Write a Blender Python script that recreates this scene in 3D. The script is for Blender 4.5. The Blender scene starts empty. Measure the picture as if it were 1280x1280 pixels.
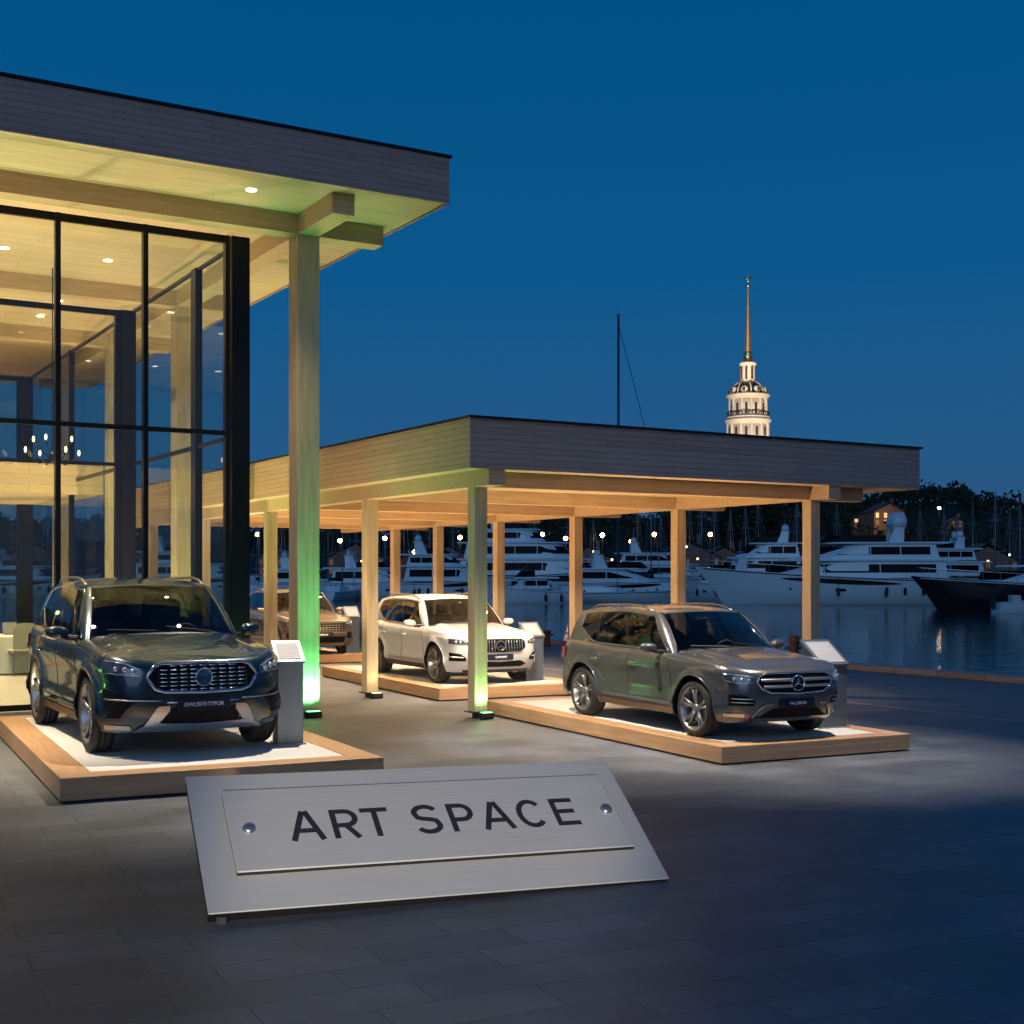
import bpy, bmesh, math, random
from mathutils import Vector, Matrix
random.seed(7)
C = bpy.context.scene.collection
PI = math.pi
# ---------------------------------------------------------------- materials
MATS = {}
def mat(name, col=(.5,.5,.5), rough=.5, metal=0., coat=0., spec=.5, emit=None, es=1., alpha=None):
    if name in MATS: return MATS[name]
    m = bpy.data.materials.new(name); m.use_nodes = True
    b = m.node_tree.nodes['Principled BSDF']
    b.inputs['Base Color'].default_value = (*col, 1)
    b.inputs['Roughness'].default_value = rough
    b.inputs['Metallic'].default_value = metal
    b.inputs['Coat Weight'].default_value = coat
    b.inputs['Coat Roughness'].default_value = .04
    b.inputs['Specular IOR Level'].default_value = spec
    if emit:
        b.inputs['Emission Color'].default_value = (*emit, 1); b.inputs['Emission Strength'].default_value = es
    MATS[name] = m
    return m
def nd(m, t, **kw):
    n = m.node_tree.nodes.new(t)
    for k, v in kw.items():
        if k in n.inputs: n.inputs[k].default_value = v
        else: setattr(n, k, v)
    return n
def ln(m, a, ao, b, bi): m.node_tree.links.new(a.outputs[ao], b.inputs[bi])
def noisy(m, c1, c2, scale=(1,1,1), nscale=4., bump=.0, detail=6., rough=None, bscale=None):
    """colour varied between c1 and c2 by stretched object-space noise"""
    b = m.node_tree.nodes['Principled BSDF']
    tc = nd(m, 'ShaderNodeTexCoord'); mp = nd(m, 'ShaderNodeMapping'); mp.inputs['Scale'].default_value = scale
    ln(m, tc, 'Object', mp, 'Vector')
    n = nd(m, 'ShaderNodeTexNoise'); n.inputs['Scale'].default_value = nscale; n.inputs['Detail'].default_value = detail
    ln(m, mp, 0, n, 'Vector')
    r = nd(m, 'ShaderNodeValToRGB'); r.color_ramp.elements[0].position = .3; r.color_ramp.elements[1].position = .7
    r.color_ramp.elements[0].color = (*c1, 1); r.color_ramp.elements[1].color = (*c2, 1)
    ln(m, n, 'Fac', r, 'Fac'); ln(m, r, 'Color', b, 'Base Color')
    if bump:
        bp = nd(m, 'ShaderNodeBump'); bp.inputs['Strength'].default_value = bump; bp.inputs['Distance'].default_value = .02
        ln(m, n, 'Fac', bp, 'Height'); ln(m, bp, 'Normal', b, 'Normal')
    if rough:
        mr = nd(m, 'ShaderNodeMapRange'); mr.inputs['To Min'].default_value = rough[0]; mr.inputs['To Max'].default_value = rough[1]
        ln(m, n, 'Fac', mr, 'Value'); ln(m, mr, 0, b, 'Roughness')
    return m
def planks(m, c1, c2, row=.12, length=2.4, bump=.3, gap=.006, up=True, gapcol=None):
    """boards in object space: rows across z (up) or across y, running along x+y / x"""
    b = m.node_tree.nodes['Principled BSDF']
    tc = nd(m, 'ShaderNodeTexCoord'); sx = nd(m, 'ShaderNodeSeparateXYZ'); ln(m, tc, 'Object', sx, 0)
    cb = nd(m, 'ShaderNodeCombineXYZ')
    if up:
        ad = nd(m, 'ShaderNodeMath', operation='ADD'); ln(m, sx, 'X', ad, 0); ln(m, sx, 'Y', ad, 1)
        ln(m, ad, 0, cb, 'X'); ln(m, sx, 'Z', cb, 'Y')
    else:
        ln(m, sx, 'X', cb, 'X'); ln(m, sx, 'Y', cb, 'Y')
    br = nd(m, 'ShaderNodeTexBrick'); ln(m, cb, 0, br, 'Vector')
    br.inputs['Scale'].default_value = 1; br.inputs['Brick Width'].default_value = length; br.inputs['Row Height'].default_value = row
    br.inputs['Mortar Size'].default_value = gap; br.inputs['Mortar Smooth'].default_value = .3
    br.inputs['Color1'].default_value = (*c1, 1); br.inputs['Color2'].default_value = (*c2, 1)
    gc = gapcol or tuple(x*.45 for x in c1)
    br.inputs['Mortar'].default_value = (*gc, 1)
    mp = nd(m, 'ShaderNodeMapping'); mp.inputs['Scale'].default_value = (1.2, 26, 26); ln(m, cb, 0, mp, 0)
    n = nd(m, 'ShaderNodeTexNoise'); n.inputs['Scale'].default_value = 1.5; n.inputs['Detail'].default_value = 7; ln(m, mp, 0, n, 'Vector')
    mr = nd(m, 'ShaderNodeMapRange'); mr.inputs['To Min'].default_value = .72; mr.inputs['To Max'].default_value = 1.25; ln(m, n, 'Fac', mr, 'Value')
    mx = nd(m, 'ShaderNodeMix', data_type='RGBA', blend_type='MULTIPLY'); mx.inputs[0].default_value = 1
    ln(m, br, 'Color', mx, 6); ln(m, mr, 0, mx, 7); ln(m, mx, 2, b, 'Base Color')
    bp = nd(m, 'ShaderNodeBump'); bp.inputs['Strength'].default_value = bump; bp.inputs['Distance'].default_value = .004
    sub = nd(m, 'ShaderNodeMath', operation='SUBTRACT'); sub.inputs[0].default_value = 1; ln(m, br, 'Fac', sub, 1)
    ln(m, sub, 0, bp, 'Height'); ln(m, bp, 'Normal', b, 'Normal')
    return m

M_beam = noisy(mat('timber_beam', rough=.55), (.46,.33,.19), (.60,.45,.28), (1,14,14), 1.6, .15)
M_col = noisy(mat('timber_column', rough=.5), (.44,.34,.21), (.60,.47,.30), (10,10,.8), 1.6, .15)
M_fascia = planks(mat('fascia_boards', rough=.6), (.37,.28,.235), (.44,.34,.29), .09, 2.6, .5, .004)
M_ceil = planks(mat('ceiling_boards', rough=.5), (.55,.43,.27), (.63,.50,.33), .14, 3.2, .3, .004, up=False)
M_lip = mat('roof_edge_metal', (.03,.03,.035), .4, .8)
M_oak = noisy(mat('oak', rough=.42), (.46,.25,.125), (.60,.36,.19), (.9,16,16), 1.3, .12)
M_carpet = noisy(mat('white_floor', rough=.75), (.62,.61,.58), (.72,.71,.68), (1,1,1), 30, .05)
M_frame = mat('dark_anodised', (.012,.014,.018), .35, .6)
M_black = mat('black_plastic', (.012,.012,.013), .45)
M_gloss = mat('gloss_black', (.008,.008,.01), .12, 0, .6)
M_intake = mat('intake_mesh', (.006,.006,.007), .6, 0, 0, .15)
M_tyre = noisy(mat('tyre_rubber', rough=.75), (.016,.016,.016), (.03,.03,.03), (1,1,1), 40, .1)
M_chrome = mat('chrome', (.78,.79,.8), .12, 1.)
M_satin = mat('satin_silver', (.55,.55,.56), .3, 1.)
M_rim = mat('rim_alloy', (.36,.35,.33), .32, .85)
M_disc = mat('brake_disc', (.25,.25,.25), .35, 1.)
M_lens = mat('lens_dark', (.10,.12,.14), .08, .5, 1.)
M_lensb = mat('lens_bright', (.75,.78,.8), .1, .8)
M_red = mat('tail_lens', (.35,.01,.01), .15, 0, 1.)
M_seat = mat('seat_leather', (.05,.045,.04), .5)
M_dash = mat('dashboard', (.02,.02,.022), .6)
M_paper = mat('information_card', (.30,.30,.335), .6)
M_ink = mat('ink', (.05,.05,.06), .6)
M_kiosk = noisy(mat('kiosk_metal', rough=.4, metal=.6), (.115,.14,.175), (.135,.165,.20), (3,3,1), 2, .0)
M_plaque = noisy(mat('brushed_plate', rough=.38, metal=.35), (.52,.53,.52), (.58,.585,.575), (.5,30,30), 3, .05, 9, (.34,.48))
M_letter = mat('letter_dark', (.02,.022,.028), .5)
M_cloth = mat('table_cloth', (.72,.70,.64), .8)
M_chairf = mat('chair_fabric', (.55,.5,.4), .8)
M_plate = mat('number_plate', (.015,.018,.03), .3)
M_white = mat('white_letters', (.8,.8,.82), .5)
M_warm = mat('warm_bulb', (1,.8,.5), .4, emit=(1,.66,.32), es=3.5)
M_downl = mat('downlight_glow', (1,.9,.7), .4, emit=(1,.85,.55), es=9)
M_green = mat('green_lens', (.2,.9,.3), .4, emit=(.15,1,.3), es=6)

def glass(name, tint, gl=.12, rough=0.02, base=.03):
    m = bpy.data.materials.new(name); m.use_nodes = True; nt = m.node_tree; nt.nodes.clear()
    o = nd(m, 'ShaderNodeOutputMaterial'); t = nd(m, 'ShaderNodeBsdfTransparent'); t.inputs[0].default_value = (*tint, 1)
    g = nd(m, 'ShaderNodeBsdfGlossy'); g.inputs['Roughness'].default_value = rough; g.inputs['Color'].default_value = (.9,.95,1,1)
    fc = nd(m, 'ShaderNodeLayerWeight'); fc.inputs['Blend'].default_value = .5
    lw = nd(m, 'ShaderNodeMath', operation='POWER'); lw.inputs[1].default_value = 4.; ln(m, fc, 'Facing', lw, 0)
    ma = nd(m, 'ShaderNodeMath', operation='MULTIPLY_ADD'); ma.inputs[1].default_value = gl; ma.inputs[2].default_value = base
    ma.use_clamp = True
    mx = nd(m, 'ShaderNodeMixShader')
    ln(m, lw, 0, ma, 0); ln(m, ma, 0, mx, 0); ln(m, t, 0, mx, 1); ln(m, g, 0, mx, 2); ln(m, mx, 0, o, 0)
    return m
M_glass = glass('window_glass', (.90,.94,.92), .7, .01, .055)
M_glass2 = glass('side_window_glass', (.92,.95,.94), .22, .01, .03)
M_cglass = glass('car_glass', (.22,.24,.23), .8, .01, .07)
M_wshield = glass('windscreen_glass', (.50,.54,.52), .8, .01, .06)

# ---------------------------------------------------------------- mesh builder
class MB:
    def __init__(s): s.v = []; s.f = []; s.m = []; s.sm = []; s.cur = 0; s.smooth = False
    def add(s, vs, fs):
        o = len(s.v); s.v += [tuple(v) for v in vs]
        for f in fs: s.f.append(tuple(i+o for i in f)); s.m.append(s.cur); s.sm.append(s.smooth)
    def box(s, x0, x1, y0, y1, z0, z1):
        s.add([(x0,y0,z0),(x1,y0,z0),(x1,y1,z0),(x0,y1,z0),(x0,y0,z1),(x1,y0,z1),(x1,y1,z1),(x0,y1,z1)],
              [(0,3,2,1),(4,5,6,7),(0,1,5,4),(1,2,6,5),(2,3,7,6),(3,0,4,7)])
    def bbox(s, x0, x1, y0, y1, z0, z1, b=.01):
        """box with chamfered vertical and top/bottom edges"""
        def ring(i, z): return [(x0+i+b,y0+i,z),(x1-i-b,y0+i,z),(x1-i,y0+i+b,z),(x1-i,y1-i-b,z),(x1-i-b,y1-i,z),(x0+i+b,y1-i,z),(x0+i,y1-i-b,z),(x0+i,y0+i+b,z)]
        s.rings([ring(b,z0),ring(0,z0+b),ring(0,z1-b),ring(b,z1)], True, True)
    def rings(s, R, cap0=False, cap1=False, closed=True):
        n = len(R[0]); vs = [p for r in R for p in r]; fs = []
        for i in range(len(R)-1):
            for j in range(n if closed else n-1):
                k = (j+1) % n; fs.append((i*n+j, i*n+k, (i+1)*n+k, (i+1)*n+j))
        if cap0: fs.append(tuple(range(n-1,-1,-1)))
        if cap1: fs.append(tuple((len(R)-1)*n+j for j in range(n)))
        s.add(vs, fs)
    def grid(s, P):
        s.rings(P, closed=False)
    def tube(s, path, r, n=8, caps=True, closed=False):
        path = [Vector(p) for p in path]; R = []; m = len(path)
        for i, p in enumerate(path):
            a = path[(i-1) % m] if (closed or i > 0) else p; b = path[(i+1) % m] if (closed or i < m-1) else p
            t = (b-a).normalized() if (b-a).length > 1e-9 else Vector((0,0,1))
            up = Vector((0,0,1)) if abs(t.z) < .9 else Vector((1,0,0))
            x = t.cross(up).normalized(); y = x.cross(t)
            rr = r[i] if isinstance(r, (list, tuple)) else r
            R.append([p + x*rr*math.cos(2*PI*k/n) + y*rr*math.sin(2*PI*k/n) for k in range(n)])
        if closed: R.append(R[0]); s.rings(R)
        else: s.rings(R, caps, caps)
    def lathe(s, prof, c=(0,0,0), n=24, axis='z', cap0=True, cap1=True):
        R = []
        for r, z in prof:
            ring = []
            for k in range(n):
                a = 2*PI*k/n; u, w = r*math.cos(a), r*math.sin(a)
                if axis == 'z': p = (c[0]+u, c[1]+w, c[2]+z)
                elif axis == 'y': p = (c[0]+w, c[1]+z, c[2]+u)
                else: p = (c[0]+z, c[1]+u, c[2]+w)
                ring.append(p)
            R.append(ring)
        s.rings(R, cap0, cap1)
    def ell(s, c, r, n=12, m=8):
        R = []
        for i in range(m+1):
            a = -PI/2 + PI*i/m; k = max(math.cos(a), 1e-3)
            R.append([(c[0]+r[0]*k*math.cos(2*PI*j/n), c[1]+r[1]*k*math.sin(2*PI*j/n), c[2]+r[2]*math.sin(a)) for j in range(n)])
        s.rings(R)
    def xform(s, fn): s.v = [tuple(fn(v)) for v in s.v]
    def build(s, name, mats, parent=None, loc=None, rz=0, weld=False, smooth=None):
        me = bpy.data.meshes.new(name); me.from_pydata(s.v, [], s.f)
        if not isinstance(mats, (list, tuple)): mats = [mats]
        for m in mats: me.materials.append(m)
        for p, mi, sm in zip(me.polygons, s.m, s.sm):
            p.material_index = mi; p.use_smooth = sm if smooth is None else smooth
        if weld:
            bm = bmesh.new(); bm.from_mesh(me); bmesh.ops.remove_doubles(bm, verts=bm.verts, dist=weld if weld is not True else 1e-4)
            bmesh.ops.recalc_face_normals(bm, faces=bm.faces); bm.to_mesh(me); bm.free()
        me.update()
        o = bpy.data.objects.new(name, me); C.objects.link(o)
        if parent: o.parent = parent
        if loc is not None: o.location = loc
        o.rotation_euler.z = rz
        return o
def thing(name, label, cat, loc=(0,0,0), rz=0, group=None):
    o = bpy.data.objects.new(name, None); C.objects.link(o); o.location = loc; o.rotation_euler = (0,0,rz)
    o.empty_display_size = .3
    o['label'] = label; o['category'] = cat
    if group: o['group'] = group
    return o
def tag(o, label=None, cat=None, group=None, kind=None):
    if label: o['label'] = label
    if cat: o['category'] = cat
    if group: o['group'] = group
    if kind: o['kind'] = kind
    return o
def copy_tree(o, parent=None):
    c = o.copy(); C.objects.link(c); c.parent = parent
    for ch in list(o.children): copy_tree(ch, c)
    return c
def text_mesh(name, body, size, m, parent, matrix, extrude=.002, spacing=1., offset=0.):
    cu = bpy.data.curves.new(name, 'FONT'); cu.body = body; cu.size = size; cu.extrude = extrude
    cu.align_x = 'CENTER'; cu.align_y = 'CENTER'; cu.space_character = spacing; cu.offset = offset
    to = bpy.data.objects.new(name+'_tmp', cu); C.objects.link(to)
    bpy.context.view_layer.update()
    me = bpy.data.meshes.new_from_object(to.evaluated_get(bpy.context.evaluated_depsgraph_get()))
    bpy.data.objects.remove(to); me.name = name; me.materials.clear(); me.materials.append(m)
    me.transform(matrix)
    o = bpy.data.objects.new(name, me); C.objects.link(o); o.parent = parent
    return o
def spot(name, loc, target, power, col, cone=60, blend=.6, radius=.05, parent=None):
    l = bpy.data.lights.new(name, 'SPOT'); l.energy = power; l.color = col; l.spot_size = math.radians(cone)
    l.spot_blend = blend; l.shadow_soft_size = radius
    o = bpy.data.objects.new(name, l); C.objects.link(o); o.location = loc
    o.rotation_euler = (Vector(target)-Vector(loc)).to_track_quat('-Z','Y').to_euler()
    if parent: o.parent = parent
    return o
# frames: building axes u (to the right, away) and v (left, away)
BA = math.atan2(.5126, .8586)
def uv(u, v, o=(0,0)): return (o[0]+.8586*u-.5126*v, o[1]+.5126*u+.8586*v)
CAMZ = 2.14; F = 1650.
PL_BL=(-1.8541, 8.0553, 0.0779); PL_BR=(1.1043, 9.252, 0.0221); PL_TR=(.7253, 10.2212, .7135); PL_TL=(-2.2331, 9.0245, .7692)
PI_Y0=.292; PI_Y1=1.053; LET_X=1.0; TW_E=105000.
DL_E=800.; SO_E=980.; CD_E=720.; CW_E=480.; SW_E=2500.; CA_E=3300.; CB_E=2900.; SUN_E=.42; PQ_E=14500.; CO_E=1700.; SUNC=(.42,.62,.95)
GLOW=(.080,.098,.16,1)
SOFFIT=[(-1.5,-1.2,1),(-5,-1.2,1),(-9,-1.2,.8),(1.0,1.5,.6),(-4,3,1.3),(-8,3,1),(-4,9.4,1.3),(-8,9.4,1),(-4,13.8,.8),(1.2,9,.8)]
# ---------------------------------------------------------------- setting
m = mat('stone_paving', rough=.5)
b = m.node_tree.nodes['Principled BSDF']
tc = nd(m, 'ShaderNodeTexCoord'); mp = nd(m, 'ShaderNodeMapping'); mp.inputs['Rotation'].default_value = (0,0,-math.atan2(.447,.894)); ln(m, tc, 'Object', mp, 0)
br = nd(m, 'ShaderNodeTexBrick'); ln(m, mp, 0, br, 'Vector'); br.offset = .37; br.offset_frequency = 2
for k, v in (('Scale',1),('Brick Width',.88),('Row Height',.36),('Mortar Size',.006),('Mortar Smooth',.2),('Bias',-.1)): br.inputs[k].default_value = v
br.inputs['Color1'].default_value = (.108,.120,.142,1); br.inputs['Color2'].default_value = (.150,.163,.188,1); br.inputs['Mortar'].default_value = (.065,.065,.07,1)
n1 = nd(m, 'ShaderNodeTexNoise'); n1.inputs['Scale'].default_value = 1.1; n1.inputs['Detail'].default_value = 8; ln(m, mp, 0, n1, 'Vector')
n2 = nd(m, 'ShaderNodeTexNoise'); n2.inputs['Scale'].default_value = 38; n2.inputs['Detail'].default_value = 5; ln(m, mp, 0, n2, 'Vector')
mr = nd(m, 'ShaderNodeMapRange'); mr.inputs['From Min'].default_value = .3; mr.inputs['From Max'].default_value = .7; mr.inputs['To Min'].default_value = .62; mr.inputs['To Max'].default_value = 1.18; ln(m, n1, 'Fac', mr, 0)
mr2 = nd(m, 'ShaderNodeMapRange'); mr2.inputs['To Min'].default_value = .8; mr2.inputs['To Max'].default_value = 1.2; ln(m, n2, 'Fac', mr2, 0)
mm = nd(m, 'ShaderNodeMath', operation='MULTIPLY'); ln(m, mr, 0, mm, 0); ln(m, mr2, 0, mm, 1)
mx = nd(m, 'ShaderNodeMix', data_type='RGBA', blend_type='MULTIPLY'); mx.inputs[0].default_value = 1; ln(m, br, 'Color', mx, 6); ln(m, mm, 0, mx, 7); ln(m, mx, 2, b, 'Base Color')
rr = nd(m, 'ShaderNodeMapRange'); rr.inputs['To Min'].default_value = .38; rr.inputs['To Max'].default_value = .62; ln(m, n1, 'Fac', rr, 0); ln(m, rr, 0, b, 'Roughness')
bp = nd(m, 'ShaderNodeBump'); bp.inputs['Strength'].default_value = .35; bp.inputs['Distance'].default_value = .004
sb = nd(m, 'ShaderNodeMath', operation='SUBTRACT'); ln(m, n2, 'Fac', sb, 0); ln(m, br, 'Fac', sb, 1); ln(m, sb, 0, bp, 'Height'); ln(m, bp, 'Normal', b, 'Normal')
M_pave = m
UQ, VQ = 22.5, 42.
g = MB(); pts = [uv(-260,-70), uv(UQ,-70), uv(UQ,VQ), uv(-260,VQ)]
g.add([(x,y,0) for x, y in pts]+[(x,y,-3) for x, y in pts], [(0,1,2,3),(1,0,4,5),(2,1,5,6),(3,2,6,7)])
tag(g.build('paved_quay', M_pave), kind='structure')
# drainage line + kerb along the water
M_drain = mat('pale_channel_stone', (.30,.27,.25), .55)
g = MB(); q = [uv(16.25,-60), uv(16.40,-60), uv(16.40,VQ-1), uv(16.25,VQ-1)]
g.add([(x,y,.004) for x, y in q], [(0,1,2,3)]); tag(g.build('paving_channel', M_drain), kind='structure')
M_kerb = planks(mat('kerb_stone', rough=.6), (.30,.25,.22), (.38,.32,.28), 3., 1.2, .4, .012, up=True)
g = MB(); g.bbox(UQ-.45, UQ+.06, -70, VQ+.06, -.5, .13, .02); g.bbox(-200, UQ-.46, VQ-.4, VQ+.06, -.5, .13, .02)
tag(g.build('quay_kerb', M_kerb, rz=BA), kind='structure')
# water
m = mat('harbour_water', (.001,.026,.042), .07, spec=.5)
b = m.node_tree.nodes['Principled BSDF']; b.inputs['IOR'].default_value = 1.33
tc = nd(m, 'ShaderNodeTexCoord'); mp = nd(m, 'ShaderNodeMapping'); mp.inputs['Scale'].default_value = (.35,1.1,1); ln(m, tc, 'Object', mp, 0)
n1 = nd(m, 'ShaderNodeTexNoise'); n1.inputs['Scale'].default_value = 1.4; n1.inputs['Detail'].default_value = 4; ln(m, mp, 0, n1, 'Vector')
bp = nd(m, 'ShaderNodeBump'); bp.inputs['Strength'].default_value = .35; bp.inputs['Distance'].default_value = .05; ln(m, n1, 'Fac', bp, 'Height'); ln(m, bp, 'Normal', b, 'Normal')
g = MB(); g.add([(-900,-200,-.62),(1200,-200,-.62),(1200,330,-.62),(-900,330,-.62)], [(0,1,2,3)])
tag(g.build('water', m), kind='structure')
# far land: sheet to horizon, quay wall
M_land = noisy(mat('far_ground', rough=.9), (.03,.035,.03), (.06,.06,.05), (1,1,1), .05)
g = MB(); g.add([(-3000,232,.6),(3000,232,.6),(3000,4000,.6),(-3000,4000,.6),(-3000,232,-3),(3000,232,-3)], [(0,1,2,3),(1,0,4,5)])
tag(g.build('far_shore', M_land), kind='structure')
# hill ridge with profile (photo x -> top y), at distance D
def interp(T, x):
    if x <= T[0][0]: return T[0][1]
    for (a, c), (b_, d) in zip(T, T[1:]):
        if x <= b_: return c+(d-c)*(x-a)/(b_-a)
    return T[-1][1]
RID = [(-600,640),(0,648),(350,640),(600,650),(800,640),(960,625),(1080,612),(1140,603),(1172,602),(1205,611),(1228,626),(1240,626),(1256,621),(1300,626),(1400,618),(1700,640),(2300,660)]
HD = 400.
def ridge(X, Y):
    px = 640+F*X/HD; h = CAMZ+(720-interp(RID, px))/F*HD
    t = (Y-250)/(HD-250)
    n = 1.6*math.sin(X*.11)+1.1*math.sin(X*.23+1)+.8*math.sin(X*.051+Y*.06)
    if t < 1: k = max(0, t)**.8*(1)
    else: k = max(0., 1-(Y-HD)/260)
    return .6+max(0, (h-6.5)*k+n*min(1,k*2)*.5)
g = MB(); g.smooth = True
P = [[(X, Y, ridge(X, Y)-.0) for X in range(-560, 861, 10)] for Y in list(range(250, 401, 10))+[430,470,520,580,660]]
g.grid(P); tag(g.build('hill', noisy(mat('hill_ground', rough=.95), (.008,.014,.010), (.018,.022,.014), (1,1,1), .08)), kind='structure')
# wooded hillside: leaf clumps, uncountable far wood
M_wood = noisy(mat('far_foliage', rough=.9), (.010,.018,.010), (.030,.042,.018), (1,1,1), .12)
g = MB(); rnd = random.Random(3)
for i in range(2300):
    X = rnd.uniform(-300, 330); Y = 262+(HD-262+14)*rnd.random()**.55
    if Y < 390 and rnd.random() < .35: continue
    z = ridge(X, Y); R = rnd.uniform(2.2, 4.2); H_ = R*rnd.uniform(1.2, 1.9)
    for k in range(44):
        a = rnd.uniform(0, 2*PI); e = rnd.uniform(-.3, 1); q = math.sqrt(max(0, 1-e*e)) if e > 0 else 1
        c = Vector((X+R*q*math.cos(a)*rnd.uniform(.6,1.05), Y+R*q*math.sin(a)*.8, z+H_*(.55+.5*e)+rnd.uniform(-.4,.4)))
        s = rnd.uniform(.35, .8)
        u_ = Vector((rnd.uniform(-1,1), rnd.uniform(-1,1), rnd.uniform(-1,1))).normalized(); w_ = u_.cross(Vector((rnd.uniform(-1,1), rnd.uniform(-1,1), rnd.uniform(-.3,.3)))).normalized()
        g.add([c+u_*s, c+w_*s*.8, c-u_*s*.9, c-w_*s*.7], [(0,1,2,3)])
for i in range(150):      # denser grove in front of the tower foot
    X = (rnd.uniform(905, 968)-640)/F*290; Y = rnd.uniform(284, 300); z = ridge(X, Y); z1 = CAMZ+(720-rnd.uniform(628, 705))/F*Y
    for k in range(40):
        c = Vector((X+rnd.gauss(0,1.5), Y+rnd.gauss(0,1.2), max(z, z1)+rnd.gauss(0,1.3))); s = rnd.uniform(.35, .8)
        u_ = Vector((rnd.uniform(-1,1), rnd.uniform(-1,1), rnd.uniform(-1,1))).normalized(); w_ = u_.cross(Vector((rnd.uniform(-1,1), rnd.uniform(-1,1), rnd.uniform(-.3,.3)))).normalized()
        g.add([c+u_*s, c+w_*s*.8, c-u_*s*.9, c-w_*s*.7], [(0,1,2,3)])
tag(g.build('wooded_hillside', M_wood), 'dark wooded hillside rising behind the marina', 'woodland', kind='stuff')

# ---------------------------------------------------------------- pavilion
PX = (-3.18, 20.2)
pav = thing('glass_pavilion', 'tall glass pavilion with timber columns and deep overhanging flat roof', 'building', (PX[0],PX[1],0), BA)
ZC = 7.62; ZB = 7.32; U0 = -14.; V1 = 19.
g = MB(); g.box(U0, 1.47, -1.79, V1+1.5, ZC, ZC+.02); g.build('ceiling', M_ceil, pav)
g = MB(); g.box(U0-.03, 1.50, -1.82, V1+1.53, ZC+.02, ZC+.66); g.build('roof', M_fascia, pav)
# thin drop edge so the fascia reads as a board in front of the soffit
g = MB(); g.box(U0-.05, 1.53, -1.85, -1.822, ZC-.012, ZC+.66); g.box(1.502, 1.53, -1.82, V1+1.5, ZC-.012, ZC+.66); g.build('fascia', M_fascia, pav)
g = MB(); g.box(U0-.1, 1.56, -1.88, V1+1.6, ZC+.66, ZC+.70); g.build('roof_edge', M_lip, pav)
VR = [0, 6.24, 11.4, 17.]
for u0 in (0, -9.):
    for v in VR:
        g = MB(); g.bbox(u0-.18, u0+.18, v-.18, v+.18, 0, ZB+.01, .008); g.build('column', M_col, pav)
    g = MB(); g.box(u0-.17, u0+.17, -1.5, V1, ZB, ZC+.01); g.build('beam', M_beam, pav)
for v in VR:
    for a, c in ((.171, 1.25), (-8.829, -.171), (U0+.1, -9.171)):
        g = MB(); g.box(a, c, v-.17, v+.17, ZB-.003, ZC+.01); g.build('beam', M_beam, pav)
# interior floor
g = MB(); g.box(U0+.1, -.58, .30, 17.3, -.2, .25); g.build('floor', noisy(mat('pale_stone_floor', rough=.3), (.46,.42,.36), (.54,.5,.44), (1,1,1), 2), pav)
# interior cross beam (mezzanine edge) and soffit
g = MB(); g.box(U0+.1, -.21, 11.61, 17.2, 4.0, 4.66); g.build('mezzanine', planks(mat('mezzanine_panels', rough=.5), (.5,.38,.22), (.58,.45,.27), .22, 2.8, .3, .004), pav)
# glazing
def post(x0, x1, y0, y1, z0=.25, z1=ZB-.01): 
    q = MB(); q.box(x0, x1, y0, y1, z0, z1); q.build('mullion', M_frame, pav)
GV = .43; CU = -.72
def bar(x0, x1, y0, y1, z0, z1):
    q = MB(); q.box(x0, x1, y0, y1, z0, z1); q.build('transom', M_frame, pav)
def pane(x0, x1, y0, y1, z0, z1, gm=None):
    q = MB(); q.box(x0, x1, y0, y1, z0, z1); q.build('pane', gm or M_glass, pav)
post(CU-.28, CU, GV-.02, GV+.26)
mus = [-1.06, -2.30, -3.545, -4.79, -6.04, -7.28, -8.53, -9.77, -11.02, -12.26, -13.5]
for a in mus: post(a-.035, a+.035, GV, GV+.12)
for v, zt in ((GV, 4.31),):
    for a, c in zip(mus[1:], mus[:-1]):
        bar(a+.035, c-.035, v+.02, v+.09, zt-.035, zt+.035); bar(a+.035, c-.035, v+.02, v+.09, ZB-.12, ZB-.01); bar(a+.035, c-.035, v+.02, v+.09, .25, .33)
        pane(a+.035, c-.035, v+.05, v+.062, .33, zt-.035); pane(a+.035, c-.035, v+.05, v+.062, zt+.035, ZB-.12)
def side_run(u, v0, v1, posts, zt=4.31, wide=()):
    ps = [v0]+posts+[v1]
    for p in posts:
        w = .13 if p in wide else .04
        post(u-.12, u, p-w, p+w)
    for a, c in zip(ps, ps[1:]):
        wa = .13 if a in wide else .04; wc = .13 if c in wide else .04
        bar(u-.09, u-.03, a+wa, c-wc, zt-.035, zt+.035); bar(u-.09, u-.03, a+wa, c-wc, ZB-.06, ZB-.01); bar(u-.09, u-.03, a+wa, c-wc, .25, .33)
        pane(u-.066, u-.054, a+wa, c-wc, .33, zt-.035, M_glass2); pane(u-.066, u-.054, a+wa, c-wc, zt+.035, ZB-.06, M_glass2)
side_run(CU, .65, 6.86, [2.87], wide=(2.87,))
post(CU-.28, CU, 6.9, 7.16)
side_run(CU, 7.12, 16.9, [12.2])
post(CU-.28, CU, 16.9, 17.16)
def front_run(v, us, zt):
    for a in us: post(a-.05, a+.05, v, v+.12)
    for a, c in zip(us[1:], us[:-1]):
        bar(a+.05, c-.05, v+.02, v+.09, zt-.035, zt+.035); bar(a+.05, c-.05, v+.02, v+.09, ZB-.12, ZB-.01)
        pane(a+.05, c-.05, v+.05, v+.062, .26, zt-.035, M_glass2); pane(a+.05, c-.05, v+.05, v+.062, zt+.035, ZB-.12, M_glass2)
front_run(6.98, [-1.05, -3.5, -6., -8.5, -11., -13.5], 4.31)
front_run(16.98, [-1.05, -3.5, -6., -8.5, -11., -13.5], 4.9)
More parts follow.
